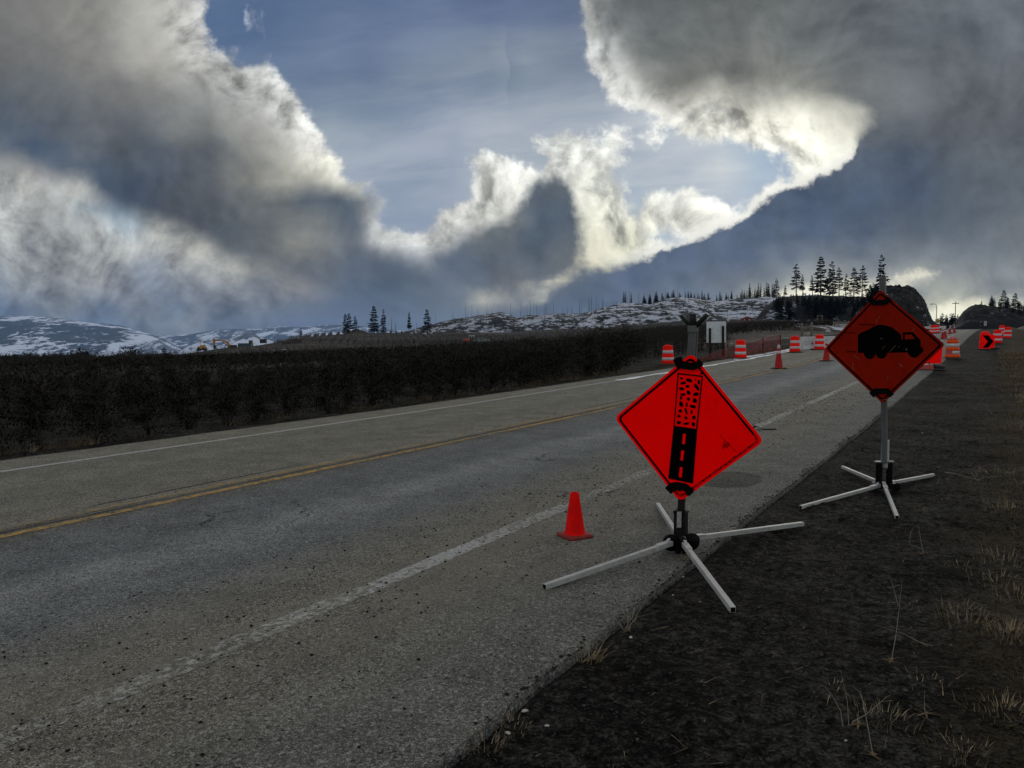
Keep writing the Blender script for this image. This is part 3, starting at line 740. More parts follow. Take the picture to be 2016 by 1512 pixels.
# ---------------------------------------------------------------- hills and mountains
def mound(name, sil, Y0, D, ybase, matl, nx=220, nt=36, amp=1.0, fs=0.02, rough=0.5, sy=1.0, power=0.75, cols=None, seed=1.0, crag=0.0):
    """a hill with a given skyline, real distance Y0 and half-depth D"""
    P = np.array(sil, float); px = np.linspace(P[0, 0], P[-1, 0], nx); top = np.interp(px, P[:, 0], P[:, 1])
    zt = EYE + (HZ(px) - top) * Y0 / FPX; zb = EYE + (HZ(px) - ybase) * Y0 / FPX
    t = np.linspace(-1, 1, nt); PXX, T = np.meshgrid(px, t); XX = (PXX - 1008) / FPX * (Y0 + T * D)
    prof = np.clip(1 - np.abs(T) ** 1.6, 0, 1) ** power
    YY = Y0 + T * D
    n = fbm(XX, YY * sy, fs, 5, seed, rough)
    Z = zb + (zt - zb) * prof + amp * n * (0.25 + 0.75 * np.sin(np.clip(prof, 0, 1) * math.pi)) + amp * 0.25 * fbm(XX, YY, fs * 5, 3, seed + 2)
    if crag:
        rid = np.abs(fbm(XX * 1.0, YY + Z * 1.5, fs * 2.5, 4, seed + 5, 0.6)); Z = Z + crag * (0.25 - rid) * prof
    V = np.stack([XX, YY, Z], -1).reshape(-1, 3)
    o = npmesh(name, V, grid_faces(nx, nt)[:, ::-1], matl, True)
    tag(o, kind='structure'); return o, (px, t, Z)


M_MTN = mat('forested_snow_slopes', fn=make_snowy(0.0034, 0.014, (.010, .018, .028), (.018, .028, .040), (.50, .54, .63), 0.9, 3.2, 0.515, bd=20))  # mountain base colours tinted blue to stand in for part of the haze
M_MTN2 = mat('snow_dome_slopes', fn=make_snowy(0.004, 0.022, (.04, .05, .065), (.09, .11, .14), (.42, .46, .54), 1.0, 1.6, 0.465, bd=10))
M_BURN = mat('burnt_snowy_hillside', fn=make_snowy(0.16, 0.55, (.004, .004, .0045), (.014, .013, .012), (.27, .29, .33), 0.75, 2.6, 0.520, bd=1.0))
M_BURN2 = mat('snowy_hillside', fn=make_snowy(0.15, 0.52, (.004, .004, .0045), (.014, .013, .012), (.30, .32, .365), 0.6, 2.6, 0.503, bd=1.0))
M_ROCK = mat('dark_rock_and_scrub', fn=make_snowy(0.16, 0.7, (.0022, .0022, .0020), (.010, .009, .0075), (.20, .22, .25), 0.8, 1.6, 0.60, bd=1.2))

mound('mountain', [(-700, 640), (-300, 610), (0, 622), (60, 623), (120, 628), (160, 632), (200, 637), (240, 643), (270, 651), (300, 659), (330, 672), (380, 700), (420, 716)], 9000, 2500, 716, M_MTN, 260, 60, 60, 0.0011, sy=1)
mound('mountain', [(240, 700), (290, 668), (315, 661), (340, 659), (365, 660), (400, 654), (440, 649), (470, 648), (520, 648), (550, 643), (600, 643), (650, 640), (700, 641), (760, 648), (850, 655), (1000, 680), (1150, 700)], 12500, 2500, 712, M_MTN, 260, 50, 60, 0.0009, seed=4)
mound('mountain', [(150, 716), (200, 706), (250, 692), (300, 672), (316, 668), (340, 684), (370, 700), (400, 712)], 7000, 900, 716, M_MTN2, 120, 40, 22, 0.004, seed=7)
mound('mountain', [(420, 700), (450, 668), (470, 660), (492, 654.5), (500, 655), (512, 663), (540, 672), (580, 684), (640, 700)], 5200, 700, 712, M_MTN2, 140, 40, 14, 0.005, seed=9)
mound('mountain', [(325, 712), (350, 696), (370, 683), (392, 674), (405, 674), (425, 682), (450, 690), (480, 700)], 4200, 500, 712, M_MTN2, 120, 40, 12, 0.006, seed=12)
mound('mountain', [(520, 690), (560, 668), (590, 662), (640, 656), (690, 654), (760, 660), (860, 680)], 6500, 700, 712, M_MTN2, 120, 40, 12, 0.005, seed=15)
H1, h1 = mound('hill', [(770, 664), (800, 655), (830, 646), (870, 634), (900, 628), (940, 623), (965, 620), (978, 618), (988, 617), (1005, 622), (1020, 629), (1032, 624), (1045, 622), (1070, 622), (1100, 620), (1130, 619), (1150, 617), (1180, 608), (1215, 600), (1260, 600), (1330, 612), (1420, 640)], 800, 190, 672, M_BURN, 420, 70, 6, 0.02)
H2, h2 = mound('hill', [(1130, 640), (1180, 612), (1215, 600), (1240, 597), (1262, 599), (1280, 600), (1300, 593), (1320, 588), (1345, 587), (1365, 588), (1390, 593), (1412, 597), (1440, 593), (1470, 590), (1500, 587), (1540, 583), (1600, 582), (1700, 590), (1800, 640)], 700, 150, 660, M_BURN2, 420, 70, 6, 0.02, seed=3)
H0, h0 = mound('hill', [(655, 662), (680, 658), (697, 650), (706, 648), (716, 651), (735, 658), (770, 660)], 430, 22, 664, M_FIELD, 80, 20, 0.6, 0.08, seed=6)
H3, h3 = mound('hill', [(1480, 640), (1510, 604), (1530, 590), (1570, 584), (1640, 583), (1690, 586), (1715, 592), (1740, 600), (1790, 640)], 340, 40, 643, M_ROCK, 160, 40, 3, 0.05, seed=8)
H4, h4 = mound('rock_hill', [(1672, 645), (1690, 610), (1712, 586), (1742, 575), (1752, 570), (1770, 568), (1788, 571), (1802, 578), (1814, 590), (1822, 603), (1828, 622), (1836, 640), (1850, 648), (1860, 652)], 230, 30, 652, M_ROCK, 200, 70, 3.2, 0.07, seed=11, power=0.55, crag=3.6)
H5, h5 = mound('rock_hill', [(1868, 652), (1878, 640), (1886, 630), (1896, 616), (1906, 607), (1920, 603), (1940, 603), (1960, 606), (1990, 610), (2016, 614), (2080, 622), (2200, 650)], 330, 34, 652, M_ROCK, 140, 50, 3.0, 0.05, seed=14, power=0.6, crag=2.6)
H6, h6 = mound('hill', [(1490, 655), (1520, 642), (1548, 637), (1580, 637), (1610, 640), (1650, 642), (1690, 648), (1720, 655)], 150, 14, 655, M_FIELD, 120, 30, 0.7, 0.15, seed=21)
M_GRASSB = mat('brown_grass_bank', (.055, .044, .026), 0.95, spec=0.1, dscale=1.5, wear=0.3)
H7, h7 = mound('bank', [(1985, 660), (1995, 650), (2010, 643), (2030, 641), (2080, 640), (2300, 638)], 100, 14, 668, M_GRASSB, 60, 24, 0.4, 0.3, seed=23)


# ---------------------------------------------------------------- the two roll-up signs on their stands
def rotv(w):
    v = Vector(w); return Matrix.Rotation(v.length, 3, v.normalized())


class Plane:
    def __init__(s, c, w): s.c = Vector(c); s.R = rotv(w); s.n = s.R @ Vector((0, -1, 0))

    def at(s, px, py):
        """sign-plane x,z of a place in the photograph"""
        r = Vector(ray(px, py)); o = Vector((0, 0, EYE)); t = (s.c - o).dot(s.n) / r.dot(s.n)
        q = s.R.inverted() @ (o + r * t - s.c); return (q.x, q.z)

    def M(s, hub, y=0.0): return Matrix.Translation(s.c - hub) @ s.R.to_4x4() @ Matrix.Translation((0, y, 0))


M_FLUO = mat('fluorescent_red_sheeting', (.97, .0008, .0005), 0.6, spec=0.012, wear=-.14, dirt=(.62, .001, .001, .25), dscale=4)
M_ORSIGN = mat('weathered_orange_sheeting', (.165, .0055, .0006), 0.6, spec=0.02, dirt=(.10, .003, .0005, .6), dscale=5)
M_BLK = mat('black_sheeting', (.0006, .0006, .0006), 0.7, spec=0.012)
M_SCRL = mat('scuff', (.16, .09, .06), 0.7)
M_RUB = mat('black_rubber', (.0016, .0016, .0016), 0.8, spec=0.04, dirt=(.008, .0075, .007, .4))
M_ALU = mat('dull_aluminium', (.075, .077, .076), 0.6, 0.1, spec=.2, dirt=(.03, .029, .027, .6), dscale=9, bump=.1)
M_ALUP = mat('pale_aluminium', (.26, .265, .25), 0.6, 0.0, spec=.2, dirt=(.10, .097, .088, .75), dscale=9, bump=.1)
M_STEEL = mat('dark_steel', (.012, .012, .0115), 0.6, 0.2, spec=.1, dirt=(.03, .022, .017, .5), dscale=12)
M_BLACKP = mat('black_painted_steel', (.0016, .0016, .0017), 0.6, 0.0, spec=.06, dirt=(.022, .021, .019, .35), dscale=14)
M_DARK = mat('painted_hollow_shade', (.0015, .0015, .0015), 0.95, spec=.02)  # black colour painted for the shade inside open ends and holes
M_LABELW = mat('torn_white_sticker', (.16, .155, .14), 0.8, dirt=(.02, .02, .02, 1.0), dscale=25)


def worn_border(base):
    def fn(g, P, p):
        x, y, z = g.xyz(P)
        k = g.m('MULTIPLY', g.ss(g.m('SUBTRACT', x, z), 0.42, 0.50), g.ss(g.noise(P, 60.0, 4, 0.7), 0.44, 0.54))
        g.put(p.inputs['Base Color'], g.mix(k, (.0006, .0006, .0006), base)); g.put(p.inputs['Roughness'], 0.7); g.put(p.inputs['Specular IOR Level'], 0.012)
    return fn


def rsquare(h, r, n=6):
    """rounded diamond outline with half-diagonal h"""
    out = []
    for k in range(4):
        a = math.pi / 2 - k * math.pi / 2; cx_, cz_ = (h - r * math.sqrt(2)) * math.cos(a), (h - r * math.sqrt(2)) * math.sin(a)
        for j in range(n + 1):
            b = a + math.pi / 4 - j / n * math.pi / 2
            out.append((cx_ + r * math.cos(b), cz_ + r * math.sin(b)))
    return out


def ring(mb, a, b, M, y0, y1):
    n = len(a); vs = [M @ Vector((x, y, z)) for y in (y0,) for L in (a, b) for x, z in L] + [M @ Vector((x, y1, z)) for L in (a, b) for x, z in L]
    fs = []
    for i in range(n):
        j = (i + 1) % n
        fs += [(i, j, n + j, n + i), (2 * n + i, 3 * n + i, 3 * n + j, 2 * n + j), (i, 2 * n + i, 2 * n + j, j), (n + i, n + j, 3 * n + j, 3 * n + i)]
    mb.add(vs, fs)


def flat(mb, pts, M, y=-0.004, d=0.0015): mb.prism(list(reversed(pts)), d, M @ Matrix.Translation((0, y, 0)))


def sign_panel(root, pl, hub, side, msheet, mborder, r=0.045):
    h = side * 0.70711; M = pl.M(hub)
    mb = MB(); mb.prism(list(reversed(rsquare(h + 0.006, r))), 0.004, M); p = mb.build('sign_panel', msheet, root)
    mb = MB(); I = Matrix.Identity(4)
    ring(mb, rsquare(h - 0.020, r * .8), rsquare(h - 0.042, r * .65), I, -0.0022, 0.0005)
    b = mb.build('border', mborder, p); b.matrix_local = M
    return p


def part(name, root, matl, fn, bevel=0.0):
    mb = MB(); fn(mb); return mb.build(name, matl, root, bevel=bevel)


def legs(root, hub, tips, w, z0, z1, r0, matl, sway=0.0):
    for i, (px, py) in enumerate(tips):
        T = hit(px, py); T = Vector((T.x, T.y, 0)) - Vector((hub.x, hub.y, 0)); L = T.length; t = T.normalized()
        a = t * r0 + Vector((0, 0, z0)); gzt = surf(hub.x + T.x, hub.y + T.y) - hub.z
        b = t * L + Vector((0, 0, gzt + z1))
        part('leg', root, matl, lambda m: (m.beam(a, b, w, w)), 0.003)
        lg = [o for o in kids(root) if o.name.startswith('leg')][-1]
        e = (b - a).normalized()
        part('tube_end', lg, M_DARK, lambda m: m.beam(b - e * 0.01, b + e * 0.0015, w * .76, w * .76))  # black square painted as the shade inside the hollow tube end
        part('leg_latch', lg, matl, lambda m: (m.beam(a + e * .02 + Vector((0, 0, w * .55)), a + e * .15 + Vector((0, 0, w * .55)), w * 1.25, .006), m.beam(a + e * .06 + Vector((0, 0, w * .6)), a + e * .02 + Vector((0, 0, w * 1.1)), w * .6, .004)))


def front_sign():
    hub = hit(1340, 1088); hub.z = 0.0
    pl = Plane((1.2553311, 5.5, 0.904216), (0.10902151, 0.08028335, -0.52890968))
    root = empty('roadwork_sign', hub, 0, 'bright red diamond sign with gravel and pavement symbol, on the stand beside the small cone', 'road sign', 'diamond signs on folding stands')
    p = sign_panel(root, pl, hub, 0.7796, M_FLUO, mat('worn_black_border', fn=worn_border((.55, .004, .003))))
    M = pl.M(hub); Q = lambda x, y: pl.at(1290 + x / 5.04, 700 + y / 5.04)
    # pavement symbol
    def sym(m):
        o_ = [(222, 170), (475, 200), (418, 740), (182, 706)]; i_ = [(235, 187), (460, 213), (405, 727), (193, 696)]
        O = [Q(*a) for a in o_]; I_ = [Q(*a) for a in i_]
        for k in range(4): flat(m, [O[k], O[(k + 1) % 4], I_[(k + 1) % 4], I_[k]], M, -0.0022)
        a, b, c, d = (182, 706), (418, 740), (375, 1270), (130, 1220)
        flat(m, [Q(*a), Q(*b), Q(*c), Q(*d)], M, -0.0024)
    part('pavement_symbol', p, M_BLK, sym)
    for q in ([(278, 775), (305, 778), (296, 878), (268, 875)], [(262, 940), (288, 943), (276, 1042), (250, 1037)], [(246, 1105), (272, 1110), (264, 1208), (236, 1203)]):
        part('lane_dash', p, M_FLUO, lambda m: flat(m, [Q(*a) for a in q], M, -0.0036))
    st = [(262, 225, 36, 24, 0), (335, 245, 74, 40, 25), (402, 240, 14, 22, 0), (432, 265, 32, 52, 0), (277, 272, 60, 32, -20), (322, 308, 44, 38, 0), (408, 312, 38, 82, -38), (262, 330, 58, 34, 15), (333, 368, 50, 50, 0), (278, 385, 60, 28, 0), (403, 385, 62, 42, 0), (257, 420, 24, 44, 0), (328, 430, 38, 40, 0), (392, 447, 54, 58, 0), (257, 482, 38, 68, -20), (312, 487, 24, 52, 0), (375, 505, 70, 36, 22), (248, 550, 38, 44, 0), (308, 553, 26, 76, -14), (362, 558, 22, 50, 0), (238, 602, 46, 32, 0), (305, 618, 36, 32, 0), (382, 612, 38, 46, 0), (236, 664, 46, 40, 0), (305, 674, 70, 28, -8), (380, 680, 38, 50, 0), (457, 177, 26, 20, 0), (376, 342, 10, 10, 0), (610, 460, 12, 10, 0)]
    def stones(m):
        r_ = np.random.RandomState(5)
        for x, y, w, h, a in st:
            n = 9; ph = r_.rand() * 6; q = []
            for k in range(n):
                t = 2 * math.pi * k / n; rr = (0.72 + 0.42 * r_.rand()) * 0.5; ex, ey = w * rr * math.cos(t), h * rr * math.sin(t)
                ca, sa = math.cos(rad(a)), math.sin(rad(a)); q.append(Q(x + ex * ca - ey * sa, y + ex * sa + ey * ca))
            flat(m, q, M, -0.0022)
    def scribble(m):
        for (x0, y0), (x1, y1), w in (((640, 785), (806, 955), 2.5), ((672, 925), (690, 850), 7), ((690, 900), (715, 870), 10), ((705, 915), (735, 880), 9), ((716, 860), (740, 885), 8), ((668, 895), (700, 905), 6), ((770, 1000), (778, 1018), 8)):
            dx, dy = x1 - x0, y1 - y0; L = math.hypot(dx, dy); nx_, ny_ = -dy / L * w / 2, dx / L * w / 2
            flat(m, [Q(x0 + nx_, y0 + ny_), Q(x1 + nx_, y1 + ny_), Q(x1 - nx_, y1 - ny_), Q(x0 - nx_, y0 - ny_)], M, -0.0022)
    part('gravel_symbol', p, M_BLK, stones); part('marker_scribble', p, M_BLK, scribble)
    K = lambda x, y: pl.at(1180 + x / 2.652, 670 + y / 2.652)
    part('corner_bracket', root, M_RUB, lambda m: flat(m, [K(*a) for a in [(386, 102), (408, 88), (428, 84), (436, 108), (468, 116), (510, 112), (516, 92), (543, 118), (536, 136), (494, 155), (408, 145)]], M, -0.016, 0.026), 0.003)
    part('corner_bracket', root, M_RUB, lambda m: flat(m, [K(*a) for a in [(344, 768), (372, 744), (400, 738), (452, 746), (494, 778), (490, 796), (466, 813), (455, 800), (452, 790), (436, 780), (420, 786), (404, 779), (388, 782), (384, 794), (377, 801)]], M, -0.016, 0.026), 0.003)
    # mast behind the panel, leaning a little with it
    back = -pl.n
    tx, tz = pl.at(1361, 645); lx, lz = pl.at(1338, 1005)
    top = M @ Vector((tx, .036, tz)); low = M @ Vector((lx, .036, lz))
    part('mast', root, M_ALU, lambda m: (m.beam(low + (top - low).normalized() * .2, top, .048, .045, (pl.n.x, pl.n.y, 0)), m.beam(low + (top - low).normalized() * .2 + back * .04 + Vector((.004, 0, 0)), top + back * .045 - Vector((-.004, 0, .0)), .046, .03, (pl.n.x, pl.n.y, 0))), 0.003)
    part('mast_foot', root, M_STEEL, lambda m: (m.beam(low - (top - low).normalized() * .01, low + (top - low).normalized() * .25, .045, .040, (pl.n.x, pl.n.y, 0)),))
    part('collar', root, M_ALU, lambda m: m.beam(top - Vector((0, 0, .035)), top + Vector((0, 0, .012)), .062, .056, (pl.n.x, pl.n.y, 0)), 0.002)
    sd = Vector((0.87, -0.49, 0))
    for dx, dz, w in ((-.088, .085, .0135), (0.0, .095, .025), (.105, .088, .017)):
        part('flag_holder', root, M_STEEL, lambda m: m.tube([top + sd * dx * .15 + Vector((0, 0, .0)), top + sd * dx + Vector((0, 0, dz))], w, 12))
    # sleeve, hinge discs, legs
    part('base_sleeve', root, M_BLACKP, lambda m: (m.beam((0, 0, .05), low + (low - top).normalized() * .02, .085, .075, (pl.n.x, pl.n.y, 0)), m.beam(low + (low - top).normalized() * .028, low + (low - top).normalized() * .014, .098, .088, (pl.n.x, pl.n.y, 0)), m.box((0, 0, .05), (.09, .11, .09))), 0.004)
    sc_ = Vector((0, 0, .05)).lerp(low, .45); sv = (low - Vector((0, 0, .05))).normalized(); fn_ = Vector((pl.n.x, pl.n.y, 0)).normalized(); fn_ = (fn_ - sv * fn_.dot(sv)).normalized()
    part('sticker', root, M_LABELW, lambda m: m.beam(sc_ + fn_ * .0385, sc_ + fn_ * .0385 + sv * .12, .034, .002, fn_))
    for dx, dy, a in ((-.075, -.01, 20), (.085, .015, 20), (0, -.075, 105), (.02, .085, 105)):
        def disc(m, dx=dx, dy=dy, a=a):
            n = Vector((math.cos(rad(a)), math.sin(rad(a)), 0)).cross(Vector((0, 0, 1)))
            c = Vector((dx, dy, .075)); m.tube([c - n * .012, c + n * .012], .062, 20)
            m.tube([c - n * .022, c + n * .022], .010, 8)
        part('hinge_plate', root, M_BLACKP, disc)
    legs(root, hub, [(1072, 1162), (1443, 1219), (1580, 1037), (1295, 998)], .035, .085, .019, .10, M_ALUP)
    return root


def truck_sign():
    hub = hit(1740, 968); hub.z = gzs(hub.x, hub.y, True)
    pl = Plane((3.64111758, 7.5, 1.43613259), (-0.01800899, -0.03171427, -0.76487997))
    root = empty('truck_sign', hub, 0, 'dark orange diamond sign with a black loaded truck, on a tall pole', 'road sign', 'diamond signs on folding stands')
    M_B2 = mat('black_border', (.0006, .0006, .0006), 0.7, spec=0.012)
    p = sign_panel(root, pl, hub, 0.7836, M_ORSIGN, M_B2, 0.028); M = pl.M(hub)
    Q = lambda x, y: pl.at(1640 + x / 6.873, 580 + y / 6.873)
    body = [(338, 790), (336, 545), (372, 520), (400, 505), (430, 496), (480, 468), (508, 462), (545, 430), (575, 426), (600, 410), (640, 405), (680, 412), (720, 415), (742, 430), (775, 432), (800, 448), (830, 465), (850, 488), (880, 500), (900, 528), (922, 545), (927, 608), (945, 608), (943, 510), (1080, 507), (1130, 560), (1168, 604), (1184, 606), (1186, 706), (1216, 718), (1224, 745), (1214, 778), (1190, 800), (1020, 800), (1010, 783), (740, 786), (720, 800), (430, 800), (415, 790)]
    def sym(m):
        flat(m, [Q(*a) for a in body], M, -0.0022)
        for x, y, r in ((497, 798, 76), (657, 794, 76), (1098, 778, 80)):
            flat(m, [Q(x + r * math.cos(k * math.pi / 12), y + r * .95 * math.sin(k * math.pi / 12)) for k in range(24)], M, -0.0028)
        for a, b in (((355, 404), (578, 408)), ((148, 515), (306, 519)), ((184, 770), (316, 775))):
            flat(m, [Q(a[0], a[1] - 5), Q(b[0], b[1] - 5), Q(b[0], b[1] + 5), Q(a[0], a[1] + 5)], M, -0.0022)
    part('truck_symbol', p, M_BLK, sym)
    part('cab_window', p, M_ORSIGN, lambda m: flat(m, [Q(*a) for a in [(975, 541), (1060, 540), (1108, 600), (975, 604)]], M, -0.0036))
    def scr(m):
        for a, b, w in (((580, 388), (636, 288), 2.5), ((285, 818), (352, 874), 3), ((893, 938), (946, 976), 5), ((270, 920), (273, 1028), 3), ((745, 1108), (744, 1148), 3), ((770, 772), (852, 684), 2.5), ((668, 740), (706, 690), 2), ((985, 730), (1003, 752), 9), ((1085, 500), (1098, 458), 2.5), ((135, 492), (148, 500), 5), ((655, 1430), (722, 1408), 4), ((325, 1170), (352, 1180), 5), ((880, 720), (910, 690), 2), ((640, 590), (676, 600), 4)):
            dx, dy = b[0] - a[0], b[1] - a[1]; L = math.hypot(dx, dy); nx_, ny_ = -dy / L * w / 2, dx / L * w / 2
            flat(m, [Q(a[0] + nx_, a[1] + ny_), Q(b[0] + nx_, b[1] + ny_), Q(b[0] - nx_, b[1] - ny_), Q(a[0] - nx_, a[1] - ny_)], M, -0.0045)
    part('scuff_marks', p, M_SCRL, scr)
    part('corner_bracket', root, M_RUB, lambda m: flat(m, [Q(*a) for a in [(468, 78), (530, 16), (552, 62), (575, 72), (690, 70), (708, 56), (728, 20), (800, 74), (714, 140), (545, 146)]], M, -0.016, 0.026), 0.003)
    part('corner_bracket', root, M_RUB, lambda m: flat(m, [Q(*a) for a in [(493, 1330), (556, 1268), (745, 1266), (828, 1342), (775, 1392), (724, 1342), (596, 1342), (553, 1392)]], M, -0.016, 0.026), 0.003)
    back = -pl.n; up = (pl.n.x, pl.n.y, 0)
    top = atY(1735, 545, 7.52) - hub + back * .04; a = Vector((0, 0, .22)) + back * 0.02
    part('mast', root, M_ALU, lambda m: (m.beam(a, top, .052, .04, up),), 0.003)
    part('outer_tube', root, M_ALUP, lambda m: m.beam(a + Vector((0, 0, .02)), a + Vector((0, 0, .30)), .066, .052, up), 0.003)
    f = pl.n * .0275
    for z in (.09, .19, .27): part('tube_hole', root, M_DARK, lambda m: m.tube([a + Vector((0, 0, z)) + f * .8, a + Vector((0, 0, z)) + f], .009, 10))  # black discs painted as the shade inside the tube's holes
    sd = Vector((1, -.05, 0))
    for k in (-1, 1):
        def spring(m, k=k):
            pts = [(.031 + .004 * math.cos(i * math.pi), .055 + i * .0078) for i in range(31)]
            m.lathe([(.0, .05)] + pts + [(0.0, .295)], 16, tuple(sd * .052 * k))
        part('spring', root, M_BLACKP, spring)
    part('spring_cap', root, M_ALU, lambda m: m.box((0, 0, .30), (.19, .06, .014)), 0.002)
    part('base_block', root, M_BLACKP, lambda m: (m.box((0, 0, .06), (.20, .12, .05)), m.tube([(.12, -.03, .045), (.12, .03, .045)], .042, 16), m.tube([(-.10, -.03, .05), (-.10, .03, .05)], .034, 16)), 0.004)
    legs(root, hub, [(1576, 1003), (1838, 938), (1766, 1027), (1658, 925)], .032, .065, .018, .08, M_ALUP)
    return root


front_sign(); truck_sign()

# ---------------------------------------------------------------- cones, drums, boards
M_CONE = mat('scuffed_red_plastic', (.55, .0025, .0015), 0.6, spec=0.05, dirt=(.30, .008, .005, .35), dscale=12)
M_CONE2 = mat('faded_pink_red_plastic', (.26, .010, .010), 0.6, spec=0.1, dirt=(.13, .04, .035, .5), dscale=8)
M_CONEB = mat('dusty_red_base', (.16, .018, .014), 0.7, spec=0.1, dirt=(.13, .07, .06, .7), dscale=14)
M_DRUM = mat('orange_red_drum_plastic', (.62, .006, .002), 0.6, spec=0.05, dirt=(.36, .010, .006, .4), dscale=7)
M_DRUMD = mat('dull_dark_red_plastic', (.22, .012, .008), 0.6, dirt=(.10, .02, .015, .4), dscale=7)  # darker, duller red for one drum's body and a board's foot
M_ORNG = mat('orange_sheeting', (.60, .060, .003), 0.5, spec=0.1, dirt=(.4, .05, .01, .3), dscale=7)
M_REFL = mat('white_reflective_sheeting', (.36, .36, .37), 0.6, spec=0.2, dirt=(.22, .21, .20, .5), dscale=8)
M_RUBB = mat('dusty_rubber_base', (.020, .019, .018), 0.9, spec=0.15, dirt=(.05, .047, .04, .6), dscale=5)


def small_cone():
    P = hit(1132, 1056); root = empty('traffic_cone', P, rad(28), 'small plain red cone alone on the asphalt just right of the worn white line', 'traffic cone')
    pr = [(.093, .022), (.088, .026), (.078, .05), (.060, .18), (.042, .30), (.036, .345), (.032, .352), (.030, .345), (.030, .30)]
    part('cone_body', root, M_CONE, lambda m: m.lathe(pr, 40))
    def base(m):
        out = []
        for k in range(4):
            a = math.pi / 4 + k * math.pi / 2
            for j in range(-2, 3): b = a + j * rad(17); out.append((.082 * math.sqrt(2) * math.cos(a) + .030 * math.cos(b), .082 * math.sqrt(2) * math.sin(a) + .030 * math.sin(b)))
        lv = [(1.0, 0.0), (1.0, .014), (.94, .024), (.80, .027)]; n = len(out)
        vs = [(x * k, y * k, z) for k, z in lv for x, y in out]
        m.add(vs, [(i * n + j, i * n + (j + 1) % n, (i + 1) * n + (j + 1) % n, (i + 1) * n + j) for i in range(3) for j in range(n)] + [tuple(range(3 * n, 4 * n)), tuple(range(n - 1, -1, -1))], True)
    part('cone_base', root, M_CONEB, base)


def tall_cone_proto(loc, label, body=M_CONE2):
    root = empty('tall_cone', loc, 0, label, 'traffic cone', 'tall cones along the centre line')
    r = lambda z: .165 + (.032 - .165) * (z / .98)
    part('cone_body', root, body, lambda m: m.lathe([(.17, .035), (r(.06), .06), (r(.5), .5), (r(.97), .97), (.02, 1.0), (0, 1.0)], 28))
    for a, b in ((.60, .70), (.80, .94)):
        part('reflective_collar', root, M_REFL, lambda m: m.lathe([(r(a) + .001, a), (r(a) + .005, a + .004), (r(b) + .005, b - .004), (r(b) + .001, b)], 28))
    part('cone_base', root, M_RUBB, lambda m: (m.box((0, 0, .016), (.52, .52, .032)), m.box((0, 0, .037), (.40, .40, .016))), 0.008)
    return root


def drum_proto(loc, label, special=False, partial=False, rot=0.0):
    root = empty('traffic_drum', loc, rot, label, 'traffic drum', 'orange drums lining the roadworks')
    prof = [(.30, .05), (.305, .06), (.300, .20), (.288, .215), (.283, .36), (.272, .375), (.268, .53), (.256, .545), (.252, .70), (.240, .715), (.236, .88), (.232, .915), (.18, .93), (0, .93)]
    R_ = lambda z: np.interp(z, [q[1] for q in prof], [q[0] for q in prof])
    part('drum_body', root, M_DRUMD if special else M_DRUM, lambda m: m.lathe(prof, 36, wob=0.006, seed=int(loc.x) % 7))
    def band(z0, z1, mt_, a0=0.0, a1=2 * math.pi, off=.004, nm='reflective_band'):
        n = 36; vs = []; rr = max(R_(z0), R_(z1))
        for z, o_ in ((z0, 0), (z0 + .003, off), (z1 - .003, off), (z1, 0)):
            for k in range(n + 1):
                t = a0 + (a1 - a0) * k / n; vs.append(((R_(z) + o_) * math.cos(t), (R_(z) + o_) * math.sin(t), z))
        mb = MB(); mb.add(vs, [(i * (n + 1) + k, i * (n + 1) + k + 1, (i + 1) * (n + 1) + k + 1, (i + 1) * (n + 1) + k) for i in range(3) for k in range(n)], True)
        return mb.build(nm, mt_, root)
    if special:
        band(.722, .86, M_ORNG, nm='orange_band'); band(.552, .695, M_REFL); band(.382, .525, M_ORNG, nm='orange_band')
        band(.222, .355, M_REFL, rad(-60), rad(10)); band(.07, .195, M_ORNG, nm='orange_band')
    else:
        band(.552, .695, M_REFL)
        band(.222, .355, M_REFL, *((rad(140), rad(318)) if partial else (0, 2 * math.pi)))
    part('handle', root, M_DRUM, lambda m: (m.box((0, 0, .965), (.22, .07, .03)), m.box((-.09, 0, .945), (.04, .07, .03)), m.box((.09, 0, .945), (.04, .07, .03))), 0.01)
    part('drum_base', root, M_RUBB, lambda m: m.lathe([(0, 0), (.46, 0), (.46, .02), (.40, .045), (.30, .055), (.28, .055)], 28))
    return root


def descend(o):
    out = [o]
    for c in kids(o): out += descend(c)
    return out


small_cone()
GC = 'tall cones along the centre line'
p0 = hit(1533, 726); tc = tall_cone_proto(p0, 'tall faded red cone with two white collars standing nearest on the centre line'); TC = descend(tc)
for px, py, lb in ((1627, 711, 'tall faded cone half hidden behind the left corner of the truck sign'), (1856, 668, 'tall cone in the far pair just left of the nearest right-hand drum'), (1860.5, 666, 'tall cone partly overlapping another, right one of the far pair'), (1879, 655.5, 'bright red far cone standing alone on the road near the crest'), (1870, 657.5, 'small distant cone between the far pair and the lone bright cone')):
    q = hit(px, py); copy_thing(TC, q, (0, 0, rad(px * 7 % 90)), 1.0, lb)

